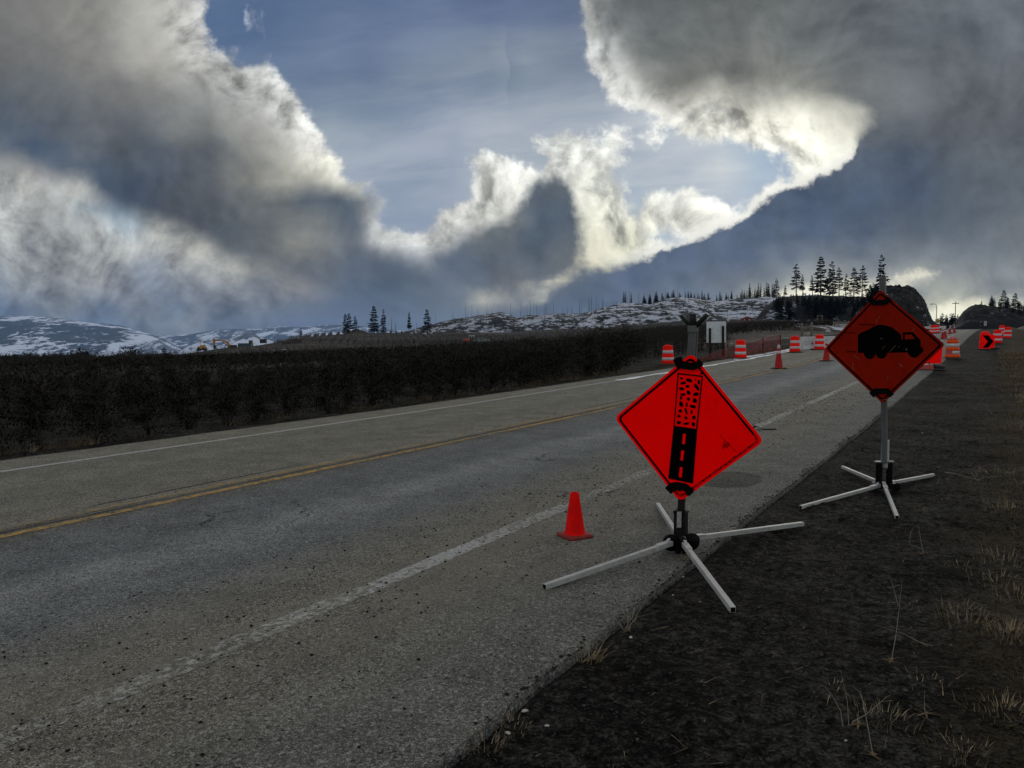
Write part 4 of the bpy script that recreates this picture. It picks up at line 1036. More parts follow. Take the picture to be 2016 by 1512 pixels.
# drums: place of the base in the photograph and its height there
DR = [(1315, 718, 'red and white drum at the orchard edge behind the top of the bright red sign', 0), (1458, 706, 'red and white drum in front of the red netting, lower white band cut short', 1), (1565, 694, 'red and white drum left of the pale concrete barrier', 0), (1613, 689, 'red and white drum standing in front of the concrete barrier', 0),
      (1963, 677, 'red and white drum just behind the black arrow board', 0), (1983, 667, 'red and white drum by the grass bank, the rightmost one', 0), (1973, 660, 'drum farthest back on the right, only its top showing between the others', 0)]
d0 = None; DP = None; DPp = None
for px, py, lb, k in DR:
    q = hit(px, py)
    if k: drum_proto(q, lb, partial=True)
    elif DP is None: DP = descend(drum_proto(q, lb))
    else: copy_thing(DP, q, (rad(1.5 * math.sin(px)), rad(1.5 * math.cos(px)), rad(px % 360)), 1.0, lb)
drum_proto(hit(1875, 706), 'nearest drum on the right with bright orange bands and a peeling white band', special=True, rot=rad(-60))
for px, py, lb in ((1836, 657, 'tiny far drum left of the lamp post, leftmost of three'), (1840.5, 656.5, 'tiny far drum, middle of the three by the lamp post'), (1845, 656, 'tiny far drum, rightmost of the three by the lamp post')):
    q = hit(px, py); copy_thing(DP, q, (0, 0, 0), 1.0, lb)

M_BOARD = mat('bright_red_board_sheeting', (.92, .004, .002), 0.6, spec=0.03, wear=-.1)


def arrow_board():
    q = hit(1943, 688); root = empty('arrow_board', q, 0, 'bright red square board with a black arrow pointing right, mounted on a drum', 'sign board')
    part('drum_body', root, M_DRUM, lambda m: m.lathe([(.30, .05), (.30, .2), (.285, .22), (.28, .5), (.26, .52), (.25, .9), (.17, 1.0), (.10, 1.04), (0, 1.04)], 28, (.06, .30, 0)))
    M = Matrix.Rotation(rad(-30), 4, 'Z')
    part('board', root, M_BOARD, lambda m: m.prism([(-.36, .05), (-.36, .84), (.36, .86), (.36, .04)], .01, M @ Matrix.Translation((0, -.14, 0))), 0.004)
    b = kids(root)[-1]
    part('arrow', b, M_BLK, lambda m: m.prism([(-.22, .10), (.03, .45), (-.24, .81), (0.05, .81), (.31, .45), (0.05, .10)], .003, M @ Matrix.Translation((0, -.145, 0))))
    part('sandbag', root, M_RUBB, lambda m: m.lathe([(0, .0), (.30, .02), (.34, .07), (.25, .12), (0, .13)], 20, (.35, -.05, 0)))
    part('drum_base', root, M_RUBB, lambda m: m.lathe([(0, 0), (.50, 0), (.50, .02), (.42, .045), (.30, .055)], 28, (.04, .22, 0)))


def barrier_board():
    q = hit(1835, 728); root = empty('board_sign', q, 0, 'bright red board on a red foot, mostly hidden behind the truck sign', 'sign board')
    part('board', root, M_BOARD, lambda m: m.prism([(-.52, .24), (-.52, .84), (.34, .86), (.30, .22)], .012, Matrix.Rotation(rad(-12), 4, 'Z')), 0.01)
    part('post', root, M_STEEL, lambda m: (m.tube([(-.1, .02, 0), (-.1, .02, .3)], .02, 8), m.tube([(.12, .02, .02), (.07, .02, .3)], .014, 8)))
    part('foot', root, M_DRUMD, lambda m: m.box((-.22, 0, .10), (.42, .36, .18), taper=.8), 0.02)
    part('base_plate', root, M_RUBB, lambda m: m.box((-.1, 0, .012), (1.0, .5, .024)), 0.01)
    q2 = hit(1845, 727); sb = MB(); sb.lathe([(0, 0), (.20, .015), (.27, .08), (.22, .15), (.10, .19), (0, .195)], 22, wob=.08, seed=3)
    tag(sb.build('sandbag', mat('black_sandbag', (.010, .010, .011), 0.8, bump=.4, bscale=25), None, q2), 'black slumped sandbag lying at the asphalt edge below the hidden red board', 'sandbag')


arrow_board(); barrier_board()

M_CONC = mat('pale_concrete', (.36, .365, .36), 0.85, dirt=(.12, .117, .108, .6), dscale=3, bump=.3)
M_WOOD = mat('weathered_dark_wood', (.020, .015, .012), 0.85, spec=.05, dirt=(.008, .007, .006, .5), dscale=9)
M_PANELW = mat('grey_white_panel', (.42, .45, .46), 0.7, dirt=(.26, .28, .285, .6), dscale=2.5)


def barrier(px0, px1, py, label):
    a = hit(px0, py); b = hit(px1, py - (px1 - px0) * .045); c = (a + b) / 2; L = (b - a).length
    root = empty('concrete_barrier', c, math.atan2(b.y - a.y, b.x - a.x), label, 'barrier', 'concrete barriers')
    pr = [(-.30, 0), (-.30, .08), (-.17, .27), (-.09, .82), (.09, .82), (.17, .27), (.30, .08), (.30, 0)]
    M = Matrix.Rotation(rad(-90), 4, 'Z') @ Matrix.Translation((0, -L / 2, 0))
    part('barrier_body', root, M_CONC, lambda m: m.prism(pr, L, M), 0.012)
    part('lifting_hole', root, M_DARK, lambda m: m.tube([(-.25 * L + .05, -.19, .40), (-.25 * L + .05, -.10, .40)], .045, 12))  # lifting hole and scuppers are black solids painted for their inner shade
    for k in (-1, 1): part('scupper', root, M_DARK, lambda m: m.box((k * L * .25, 0, .035), (.5, .61, .07)))


barrier(1577, 1642, 689.5, 'pale concrete road barrier behind the two left drums nearest the truck sign')


def blank_sign():
    q = hit(1410, 702.0); root = empty('blank_signboard', q, rad(6), 'back of a large pale square sign on two dark wooden posts beside the red netting', 'signboard')
    s_ = q.y / FPX
    part('panel', root, M_PANELW, lambda m: m.box((0, -.0, (702 - 654) * s_), (39.5 * s_, .02, 41.5 * s_)), 0.004)
    part('post', root, M_WOOD, lambda m: m.box((-13.5 * s_, -.06, 28 * s_ - .1), (.11, .1, 56 * s_ + .2)))
    part('post', root, M_WOOD, lambda m: m.box((13 * s_, -.06, 30 * s_ - .1), (.12, .1, 60 * s_ + .2)))


blank_sign()
q = hit(1429, 705); mb = MB(); mb.box((0, 0, .42), (.05, .05, .9)); mb.box((0, -.01, .84), (.052, .052, .08))
tag(mb.build('survey_stake', mat('raw_wood', (.16, .11, .09), .8), None, q, rot=(0, rad(1.5), 0)), 'thin pale wooden stake in the verge below the blank signboard', 'stake')


def netting():
    M_NET = mat('dull_red_netting', (.17, .003, .004), 0.6, spec=.05, dirt=(.07, .003, .003, .5), dscale=3)
    a = hit(1462, 702); b = hit(1537, 692)
    root = empty('safety_net', a, 0, 'sagging dull red plastic safety netting along the verge behind the drums', 'safety fence')
    d = b - a; s_ = a.y / FPX
    n = 60; rows_ = 20
    tops = [((px - 1462) / 75.0, (702 - (px - 1462) * .133 - y) * s_) for px, y in ((1400, 703), (1420, 693), (1445, 682), (1462, 678), (1480, 671), (1500, 664), (1515, 658), (1533, 655), (1537, 656))]
    def H(t): return float(np.interp(t, [q_[0] for q_ in tops], [q_[1] for q_ in tops]))
    def pt(t, h):
        w = .12 * math.sin(t * 19) + .08 * math.sin(h * 7 + t * 33)
        x, y = a.x + d.x * t + w * .3, a.y + d.y * t + w + (.6 if t < 0 else 0) * -t
        return Vector((x - a.x, y - a.y, gzs(x, y) - a.z + h - .02))
    def net(t0, t1, n, k, ww):
        m = MB()
        for i in range(n + 1):
            t = t0 + (t1 - t0) * i / n; h = H(t)
            P_ = [pt(t + .004 * math.sin(j * 2.1), h * j / k) for j in range(k + 1)]
            for j in range(k): m.beam(P_[j], P_[j + 1], ww, .004, (0, 1, 0))
        for j in range(k + 1):
            P_ = [pt(t0 + (t1 - t0) * i / n, H(t0 + (t1 - t0) * i / n) * j / k) for i in range(n + 1)]
            for i in range(n): m.beam(P_[i], P_[i + 1], .004, ww * (2.2 if j == k else 1), (0, 1, 0))
        return m
    net(-.02, 1.0, 30, 11, .022).build('net_panel', M_NET, root)
    net(-.8, -.04, 24, 6, .022).build('net_panel', M_NET, root)
    part('fallen_strap', root, M_NET, lambda m: m.beam(pt(0.05, .1) + Vector((0, -.1, 0)), pt(.62, H(.62) * .9) + Vector((0, -.1, 0)), .02, .09, (0, 1, 0)))
    for t in (0, .5, .98): part('post', root, M_WOOD, lambda m: m.tube([pt(t, -.1), pt(t, H(t) + .05)], .025, 6))


netting()


def wood_posts():
    M_P = mat('grey_brown_post', (.07, .058, .045), .85)
    lab = ['brown wooden fence post just right of a red and white drum', 'brown wooden fence post behind the concrete barrier, joined by a rail']
    for i, (px, y0, y1) in enumerate(((1578, 692, 645), (1597, 691, 644))):
        q = atY(px, y0, 58); h = (y0 - y1) * 58 / FPX; q.z = gzs(q.x, q.y) - .1; m = MB(); m.tube([(0, 0, 0), (.02, 0, h)], [.10, .085], 8); tag(m.build('fence_post', M_P, None, q), lab[i], 'fence post', 'fence posts')
    q = atY(1600, 655, 60); m = MB(); m.tube([(0, 0, 0), (3.2, .6, .02)], .03, 6); m.tube([(0, 0, -.8), (3.2, .6, -.75)], .03, 6)
    tag(m.build('fence_rail', M_P, None, q), 'thin wooden rails running right from the fence post above the barrier', 'fence rail')
    q = atY(1614, 642, 170); z = q.z; m = MB(); k = 170 / FPX
    m.tube([(-4.5 * k, 0, -.5), (-4.5 * k, 0, 21 * k)], .10, 6); m.tube([(4.5 * k, 0, -.5), (4.5 * k, 0, 21 * k)], .10, 6); m.tube([(-6 * k, 0, 20 * k), (6 * k, 0, 20 * k)], .10, 6)
    tag(m.build('gate_frame', M_P, None, q), 'tall goal-like wooden frame in front of the dark trees', 'gate frame')


wood_posts()


def poles():
    M_G = mat('galvanised_pole', (.16, .165, .17), .6, .3)
    q = atY(1843, 654, 150); q.z = gzs(q.x, q.y) - .2; k = 150 / FPX
    root = empty('street_lamp', q, 0, 'thin grey street lamp with curved arm reaching left over the road', 'street lamp')
    part('pole', root, M_G, lambda m: m.tube([(0, 0, 0), (0, 0, 48 * k), (-1.2 * k, 0, 51 * k), (-4 * k, 0, 53 * k), (-8 * k, 0, 53 * k)], [.08, .06, .05, .045, .04], 8))
    part('lamp_head', root, M_G, lambda m: m.box((-10 * k, 0, 52.6 * k), (5 * k, .35, .16)), 0.03)
    q = atY(1880, 652, 230); q.z = gzs(q.x, q.y) - .2; k = 230 / FPX; h = EYE + (HZ(1880) - 594) * k - q.z
    root = empty('utility_pole', q, 0, 'wooden utility pole with crossarm against the bright gap between the hills', 'utility pole')
    part('pole', root, M_WOOD, lambda m: m.tube([(0, 0, 0), (0, 0, h)], [.13, .09], 8))
    part('crossarm', root, M_WOOD, lambda m: m.box((0, 0, h - 4 * k), (13 * k, .14, .15)))
    for x in (-6, -2.5, 2.5, 6): part('insulator', root, M_WOOD, lambda m: m.tube([(x * k, 0, h - 4 * k), (x * k, 0, h - 2.5 * k)], .08, 6))
    q = atY(1846, 650, 140); q.z = gzs(q.x, q.y) - .2; k = 140 / FPX; h = EYE + (HZ(1846) - 632) * k - q.z
    root = empty('warning_sign', q, 0, 'small dull yellow warning sign in front of the rock hill', 'road sign')
    part('panel', root, mat('dull_yellow_sheeting', (.16, .10, .008), .6), lambda m: m.prism([(-.45, h), (0, h + .5), (.45, h), (0, h - .5)], .02), 0.0)
    part('post', root, M_WOOD, lambda m: m.box((0, .05, h / 2), (.08, .06, h)))
    q = atY(1939.5, 652, 120); q.z = gzs(q.x, q.y) - .2; k = 120 / FPX; h = EYE + (HZ(1940) - 637) * k - q.z
    root = empty('information_sign', q, 0, 'small grey and white upright sign on a post by the right-hand rock hill', 'road sign')
    part('panel', root, M_REFL, lambda m: m.box((0, 0, h), (5 * k, .03, 9 * k)))
    part('lettering', kids(root)[-1], M_STEEL, lambda m: [m.box((0, -.018, h + z * k), (3.6 * k, .006, .7 * k)) for z in (-2.8, -.9, 1.0, 2.9)])
    part('post', root, M_WOOD, lambda m: m.box((0, .04, h / 2), (.08, .05, h)))
    # guard rail across the crest
    a = hit(1790, 655.5); b = hit(1862, 652.2)
    root = empty('guard_rail', a, 0, 'low pale guard rail across the far left side of the road crest', 'guard rail')
    e = b - a; part('rail', root, M_CONC, lambda m: m.beam(Vector((0, 0, .6)), Vector((e.x, e.y, e.z + .6)), .08, .32))
    for t in np.linspace(0, 1, 7): part('post', root, M_WOOD, lambda m: m.box((e.x * t, e.y * t + .1, e.z * t + .3), (.15, .15, .75)))


poles()


# rubber scrap on the lane line
q = hit(1502, 846); mb = MB(); vs = []; n = 10
for i in range(n):
    t = i / (n - 1)
    for w in (-.05, .05): vs.append(((t - .5) * .40, w + .03 * math.sin(t * 6), .012 + .05 * math.exp(-((t - .25) / .16) ** 2) + .004 * w / .05))
mb.add(vs, [(2 * i, 2 * i + 2, 2 * i + 3, 2 * i + 1) for i in range(n - 1)], True)
o = mb.build('rubber_scrap', M_RUB, None, q); so = o.modifiers.new('solid', 'SOLIDIFY'); so.thickness = .006
tag(o, 'curled black scrap of rubber lying on the asphalt right of the bright red sign', 'debris')


# ---------------------------------------------------------------- conifers, burnt snags, bushes
def needle_mat(name, a, b):
    def fn(g, P, p):
        n = g.noise(P, 1.3, 4, 0.6); r = g.node('ShaderNodeObjectInfo').outputs['Random']
        c = g.mix(g.ss(n, 0.35, 0.65), a, b); g.put(p.inputs['Base Color'], g.vm('SCALE', c, scale=g.m('ADD', 0.75, g.m('MULTIPLY', r, 0.5))))
        g.put(p.inputs['Roughness'], 0.85); g.put(p.inputs['Specular IOR Level'], 0.02)
    return mat(name, fn=fn)


M_NEED = needle_mat('conifer_needles', (.0018, .0026, .0018), (.006, .008, .005))
M_TRUNK = mat('conifer_bark', (.006, .005, .0045), .9, spec=.1)
M_CHAR = mat('charred_wood', (.006, .0055, .0055), .9, spec=.03)


def conifer(name, seed, h=16.0, wid=0.20, sparse=0.0, bare=0.15, whorls=26, per=6, quads=10, lop=0.0, ragged=0.3):
    """unit conifer: trunk and crown of drooping boughs built from many small sprays"""
    r_ = np.random.RandomState(seed); root = empty(name, (0, 0, 0))
    lean = (r_.rand() - .5) * .05 * h
    axis = lambda z: Vector((lean * (z / h) ** 2, lean * .6 * (z / h) ** 2, z))
    part('trunk', root, M_TRUNK, lambda m: m.tube([axis(h * t) for t in (0, .25, .5, .75, 1)], [h * .016, h * .012, h * .008, h * .004, .02], 7))
    mb = MB()
    for w in range(whorls):
        t = bare + (1 - bare) * (w + r_.rand() * .6) / whorls; z = h * t
        R = h * wid * (1 - t) ** 0.75 * (1 - 0.35 * max(0, (.35 - t) / .35)) + h * .012
        for k in range(per):
            if r_.rand() < sparse: continue
            a = 2 * math.pi * (k + r_.rand()) / per + w
            L = R * (1 - ragged + 2 * ragged * r_.rand()) * (1 + lop * math.cos(a)); o = axis(z)
            dz = -.18 - .25 * r_.rand() + .35 * t
            dirv = Vector((math.cos(a), math.sin(a), dz)); sdv = Vector((-math.sin(a), math.cos(a), 0))
            tip = o + dirv * L + Vector((0, 0, .10 * L))
            mb.tube([o, o + dirv * L * .6, tip], [h * .003, h * .002, h * .0008], 3, cap=False)
            for j in range(quads):
                f = .18 + .82 * (j + r_.rand() * .8) / quads; c = o + dirv * L * f + Vector((0, 0, .10 * L * f * f)); sl = L * (.34 * (1.15 - f)) * (.6 + .8 * r_.rand()) + h * .008
                s_ = 1 if j % 2 else -1; ww = h * .0075 * (.7 + .8 * r_.rand())
                e = c + sdv * s_ * sl + dirv * sl * .7 + Vector((0, 0, -sl * (.25 + .5 * r_.rand())))
                mb.add([c + Vector((0, 0, ww)), c - dirv * ww, e, e + Vector((0, 0, ww * .6)) + dirv * ww * .4], [(0, 1, 2, 3)])
                mb.add([c + dirv * ww, c - Vector((0, 0, ww * 1.5)), e - Vector((0, 0, ww)), e], [(0, 1, 2, 3)])
    mb.build('crown', M_NEED, root); return descend(root)


def small_conifer(name, seed):
    r_ = np.random.RandomState(seed); root = empty(name, (0, 0, 0)); h = 10.0
    part('trunk', root, M_TRUNK, lambda m: m.tube([(0, 0, 0), (0, 0, h)], [.14, .03], 5))
    mb = MB(); wid = .15 + .09 * r_.rand()
    for w in range(15):
        t = .10 + .9 * (w + r_.rand() * .5) / 15; R = h * wid * (1 - t) ** .8 + .12
        for k in range(7):
            a = 2 * math.pi * (k + r_.rand()) / 7; L = R * (.55 + .7 * r_.rand()); z = h * t; c, s_ = math.cos(a), math.sin(a)
            mb.add([(0, 0, z + .35), (-s_ * .25 * L + c * L * .5, c * .25 * L + s_ * L * .5, z - .05), (c * L, s_ * L, z - .35 * L), (s_ * .25 * L + c * L * .5, -c * .25 * L + s_ * L * .5, z - .05)], [(0, 1, 2, 3)])
    mb.build('crown', M_NEED, root); return descend(root)


def snag(name, seed, h=12.0):
    r_ = np.random.RandomState(seed); mb = MB(); ln = (r_.rand() - .5) * .09 * h
    mb.tube([(0, 0, -.5), (ln * .3, 0, h * .5), (ln, 0, h)], [.20, .13, .03], 5)
    for k in range(9 if seed % 2 else 5):
        z = h * (.3 + .65 * r_.rand()); a = r_.rand() * 6.28; L = h * (.03 + .06 * r_.rand()); x = ln * (z / h) ** 1.5
        mb.tube([(x, 0, z), (x + math.cos(a) * L, math.sin(a) * L, z + L * (.1 + .5 * r_.rand()))], [.05, .02], 3)
    return mb.build(name, M_CHAR)


FULL = [conifer('conifer_tree', 1, sparse=.2, bare=.12, whorls=22, ragged=.4), conifer('conifer_tree', 2, wid=.17, sparse=.3, whorls=20, ragged=.45, lop=.2), conifer('conifer_tree', 3, wid=.22, sparse=.25, ragged=.5, whorls=20), conifer('conifer_tree', 4, wid=.14, sparse=.3, bare=.3, lop=.3, whorls=20), conifer('conifer_tree', 5, wid=.19, sparse=.35, bare=.25, ragged=.5, whorls=18), conifer('conifer_tree', 6, wid=.15, sparse=.25, bare=.10, whorls=22, ragged=.5, lop=.35)]
SMALL = [small_conifer('conifer_tree', 30 + i) for i in range(4)]
SNAG = [snag('burnt_snag', 50 + i) for i in range(6)]
used = set()
GF = {'l': 'lone conifers on the left skyline', 'r': 'tall conifers on the dark wooded knoll', 'd': 'dark conifers crowding the wooded knoll', 's': 'small conifers on the snowy ridge', 'g': 'conifers around the gap and the right-hand rock hill', 'v': 'low trees along the far edge of the orchard'}


def place(proto, px, yb, yt, Y, label, group, base=None, wid=1.0, h0=16.0, sink=.3):
    x = (px - 1008) / FPX * Y; zb = EYE + (HZ(px) - yb) * Y / FPX if base is None else base
    zt = EYE + (HZ(px) - yt) * Y / FPX; h = zt - zb + sink; k = h / h0
    loc = (x, Y, zb - sink); rz = rad((px * 37) % 360)
    o = proto[0]
    if id(o) in used: return copy_thing(proto, loc, (0, 0, rz), (k * wid, k * wid, k), label).__setitem__('group', group)
    used.add(id(o)); o.location = loc; o.rotation_euler = (0, 0, rz); o.scale = (k * wid, k * wid, k); tag(o, label, 'tree', group)


for a in ((595, 664, 645, 3, 'small solitary conifer above the brown bank, leftmost on the left skyline', 1.2), (683, 660, 617, 0, 'leftmost conifer of the close trio on the small mound', 1.0), (690, 660, 616, 2, 'bushiest conifer, middle of the close trio on the small mound', 1.0), (702, 658, 621, 4, 'open conifer, right of the close trio on the small mound', 1.1), (739, 657, 601, 0, 'tallest conifer on the left skyline, full dark crown', 1.1), (757, 656, 609, 5, 'slim conifer right beside the tallest one on the left skyline', 1.0), (807, 658, 614, 3, 'thin lopsided conifer between the slim conifer and the snowy hill', .9), (843, 658, 608, 2, 'thick-topped conifer at the left foot of the snowy burnt hill', 1.0)):
    place(FULL[a[3]], a[0], a[1], a[2], 425, a[4], GF['l'], wid=a[5])


def topz(H, px, t=None):
    X, T, Z = H; x = None
    return X, T, Z


def on_mound(H, px, Y0, D, t):
    X, T, Z = H; Y = Y0 + t * D; i = int(np.clip(np.searchsorted(X, px), 0, len(X) - 1)); j = int(round((t + 1) / 2 * (len(T) - 1)))
    return (X[i] - 1008) / FPX * (Y0 + T[j] * D), Y0 + T[j] * D, Z[j, i]


def put_on(proto, H, px, Y0, D, t, h, label, group, h0, cat='tree', wid=1.0):
    x, y, z = on_mound(H, px, Y0, D, t); k = h / h0; o = proto[0]; rz = rad((px * 53 + t * 777) % 360); loc = (x, y, z - .3 * k)
    if id(o) in used:
        c = copy_thing(proto, loc, (0, 0, rz), (k * wid, k * wid, k), label); c['group'] = group; c['category'] = cat; return c
    used.add(id(o)); o.location = loc; o.rotation_euler = (0, 0, rz); o.scale = (k * wid, k * wid, k); tag(o, label, cat, group); return o


# the wooded knoll: tall ones stand up from it, many more crowd its face
TALL = [(1528, 549, 1, 'short ragged conifer at the left end of the wooded knoll'), (1545, 562, 3, 'low thin conifer second from the left end of the knoll'), (1567, 520, 4, 'broad open conifer left of the two tallest on the knoll'), (1580, 541, 3, 'ragged conifer touching the right side of the broad open one'), (1599, 543, 3, 'thin almost bare conifer in the bright gap on the knoll'),
        (1615, 505, 0, 'tallest full conifer in the middle of the knoll'), (1632, 530, 1, 'conifer close behind the right side of the tallest one'), (1639, 515, 5, 'narrow conifer second right of the tallest one'), (1651, 527, 4, 'open conifer in the middle of the right-hand clump on the knoll'), (1664, 540, 3, 'lower conifer inside the right-hand clump on the knoll'), (1680, 527, 2, 'wide conifer right of the low one in the clump'), (1696, 523, 4, 'ragged conifer standing last on the right of the clump')]
for px, yt, v, lb in TALL:
    x, y, z = on_mound(h3, px, 340, 40, 0.0); place(FULL[v], px, 590, yt, 340, lb, GF['r'], base=z, wid=1.12)
x, y, z = on_mound(h4, 1731, 230, 30, .2); place(FULL[5], 1731, 575, 502, 236, 'tall one-sided conifer rising beside the pole of the truck sign', GF['r'], base=z - 1, wid=.95)
r_ = np.random.RandomState(3)
for i in range(110):
    t = -0.97 + .80 * r_.rand() ** 1.1; px = 1512 + 196 * r_.rand() if t > -.6 else 1524 + 150 * r_.rand()
    x_, y_, z_ = on_mound(h3, px, 340, 40, t); hm_ = EYE + (HZ(px) - 586) * y_ / FPX - z_ + 3.4 * r_.rand() ** 3 - 1.0
    put_on(FULL[(0, 2, 4, 5)[i % 4]], h3, px, 340, 40, t, max(1.5, min(hm_, 4 + 6 * r_.rand())), 'dark conifer in the dense stand on the face of the knoll', GF['d'], 16.0, wid=1.45)
for i in range(26):
    put_on(FULL[i % 6], h4, 1680 + 50 * r_.rand(), 230, 30, -.75 + 1.1 * r_.rand(), 2.5 + 2.5 * r_.rand(), 'low conifer growing on the left flank of the rock hill', 'low conifers on the rock hill', 16.0, wid=1.3)
# small conifers along the snowy ridge
for i in range(24):
    px = 1262 + 66 * r_.rand(); put_on(SMALL[i % 4], h2, px, 700, 150, -.1 + .25 * r_.rand(), (6 if px > 1300 else 9) * (.7 + .6 * r_.rand()) , 'small dark conifer in the dense cluster left on the snowy ridge', 'conifer cluster on the snowy ridge', 10.0, wid=1.5)
for i in range(70):
    px = 1330 + 195 * r_.rand(); put_on(SMALL[i % 4], h2, px, 700, 150, .02 + .2 * r_.rand(), (4 + 6.5 * r_.rand()) * (1 + max(0, px - 1430) / 150), 'small conifer along the crest of the snowy ridge', GF['s'], 10.0, wid=1.15)
for px in (1228, 1232, 1243, 1475, 1492, 1497, 1508): put_on(SMALL[int(px) % 4], h2, px, 700, 150, 0.0, 11 if px < 1300 else 15, 'taller conifer standing out above the snowy ridge', 'taller conifers on the snowy ridge', 10.0, wid=.9)
# gap and right-hand rock hill
for px, yb, yt, v, Y, lb in ((1974, 612, 571, 0, 325, 'taller of the two conifers on the right-hand rock hill'), (1997, 616, 577, 2, 325, 'second conifer right of the taller one on the right-hand hill'), (1931, 606, 592, 3, 330, 'tiny thin tree on the left shoulder of the right-hand hill')):
    i = on_mound(h5, px, 330, 34, 0.0); place(FULL[v], px, yb, yt, 330, lb, GF['g'], base=i[2], wid=1.25)
for i in range(26):
    px = (1838 + 48 * r_.rand()); q = zfar(np.array([px]), np.array([380.0]))[0]
    place(FULL[i % 6], px, 650, 634 - 24 * r_.rand() * (1 - abs(px - 1862) / 60), 380, 'hazy conifer in the gap between the two rock hills', 'conifers in the gap between the rock hills', base=q, wid=1.3)
for i in range(26):
    put_on(FULL[i % 6], h5, 1945 + 120 * r_.rand(), 330, 34, -.8 + 1.0 * r_.rand(), 3 + 3 * r_.rand(), 'low dark conifer on the face of the right-hand rock hill', 'low conifers on the right-hand rock hill', 16.0, wid=1.4)

# burnt snags on the snowy hills, thin and black
n_sn = 0
for i in range(105):
    px = 850 + 340 * r_.rand() ** .9; t = (.0 + .06 * r_.rand()) if i % 2 else -.7 + .7 * r_.rand()
    h = 4 + 13 * r_.rand() ** 2
    put_on([SNAG[i % 6]], h1, px, 800, 190, t, h * (1.15 if px > 1080 else 1), 'thin burnt leafless tree on the lower snowy hill', 'burnt trees on the lower snowy hill', 12.0, 'dead tree', wid=.62)
for i in range(75):
    px = 1185 + 320 * r_.rand(); t = (.0 + .08 * r_.rand()) if (i % 2 and px < 1330) else -.85 + .8 * r_.rand()
    put_on([SNAG[i % 6]], h2, px, 700, 150, t, 4 + 9 * r_.rand() ** 2, 'thin burnt leafless tree on the higher snowy hill', 'burnt trees on the higher snowy hill', 12.0, 'dead tree', wid=.62)
for px, yt, lb in ((1357, 574, 'very tall bare snag directly above the bright red sign pole'), (1216, 593, 'tall leaning snag left of the conifer cluster on the ridge')):
    x, y, z = on_mound(h2, px, 700, 150, -.45); k = (EYE + (HZ(px) - yt) * y / FPX - z) / 12.0; c = SNAG[2].copy(); C.objects.link(c); c.location = ((px - 1008) / FPX * y, y, z); c.scale = (1.3, 1.3, k); tag(c, lb, 'dead tree', 'tall snags on the ridge')
for px, yb, yt, lb in ((773, 655, 622, 'bare pole-like snag between the slim conifer and the lopsided one'), (781, 656, 631, 'thin grey snag just right of the pole-like one'), (729, 657, 643, 'short snag at the foot of the tallest left conifer'), (745, 657, 640, 'short snag just right of the tallest left conifer'), (823, 655, 632, 'thin snag between the lopsided and the thick-topped conifers')):
    z = EYE + (HZ(px) - yb) * 420 / FPX; c = SNAG[px % 6].copy(); C.objects.link(c); k = (yb - yt) * 420 / FPX / 12.0; c.location = ((px - 1008) / FPX * 420, 420, z - .2); c.scale = (.8, .8, k); tag(c, lb, 'dead tree', 'bare snags on the left skyline')

# low trees and bushes at the far left edge of the orchard
M_TWIG = mat('dark_twigs', (.005, .0047, .004), .9, spec=.02)


def bush(seed, h=5.0):
    r_ = np.random.RandomState(seed); root = empty('leafless_tree', (0, 0, 0)); mb = MB(); tw = MB()
    part('trunk', root, M_TWIG, lambda m: m.tube([(0, 0, 0), (.05, 0, h * .35)], [.14, .10], 6))
    for k in range(34):
        a = r_.rand() * 6.28; e = r_.rand(); L = h * (.35 + .35 * r_.rand()); o = Vector((.05, 0, h * (.1 + .3 * r_.rand())))
        d_ = Vector((math.cos(a) * e, math.sin(a) * e, .5 + r_.rand() * .8)).normalized(); mid = o + d_ * L * .5; tip = o + d_ * L + Vector((0, 0, L * .1))
        tw.tube([o, mid, tip], [.03, .02, .008], 4, cap=False)
        for j in range(16):
            f = .3 + .7 * r_.rand(); c = o.lerp(tip, f); q = Vector((r_.rand() - .5, r_.rand() - .5, r_.rand() - .2)) * h * .22
            s_ = Vector((r_.rand() - .5, r_.rand() - .5, r_.rand() - .5)) * h * .02
            tw.add([c, c + q, c + q + s_ * 2, c + s_], [(0, 1, 2, 3)])
    tw.build('crown', M_TWIG, root); return descend(root)


BUSH = [bush(70 + i) for i in range(3)]
for i, (px, yt) in enumerate(((14, 702), (30, 700), (62, 697), (75, 700), (88, 701), (108, 697), (122, 699), (135, 701), (150, 698), (162, 693), (172, 694), (205, 706), (236, 697), (262, 690), (276, 699), (292, 701), (306, 702), (246, 701))):
    o = BUSH[i % 3][0]; lb = 'dark leafless tree at the far edge of the orchard below the mountains'
    Y = 120 + (i * 37 % 40); z = gzs((px - 1008) / FPX * Y, Y)
    place(BUSH[i % 3], px, 0, yt, Y, lb, GF['v'], base=z, wid=1.6, h0=4.0); 
for i, (px, yt, lb) in enumerate(((189, 697, 'small round dark conifer among leafless trees, left of its twin'), (241, 696, 'small round dark conifer right of its twin at the far orchard edge'), (324, 683, 'lone layered conifer at the left end of the brown bank'))):
    Y = 150; place(FULL[(2, 2, 4)[i]], px, 0, yt, Y, lb, GF['v'], base=gzs((px - 1008) / FPX * Y, Y), wid=1.7)

# ---------------------------------------------------------------- orchard
M_LEAF = mat('dead_brown_leaves', fn=lambda g, P, p: (g.put(p.inputs['Base Color'], g.mix(g.ss(g.noise(P, 3.0, 3, .6), .4, .6), (.0018, .0016, .0010), g.mix(g.ss(g.noise(P, 21.0, 3, .6), .5, .62), (.0065, .0068, .0034), (.034, .028, .018)))), g.put(p.inputs['Roughness'], .8), g.put(p.inputs['Specular IOR Level'], .02)))  # paler noise spots painted in as leaf highlights
M_BARK = mat('apple_bark', (.024, .022, .019), .8, spec=.03, dirt=(.085, .078, .067, .8), dscale=5)


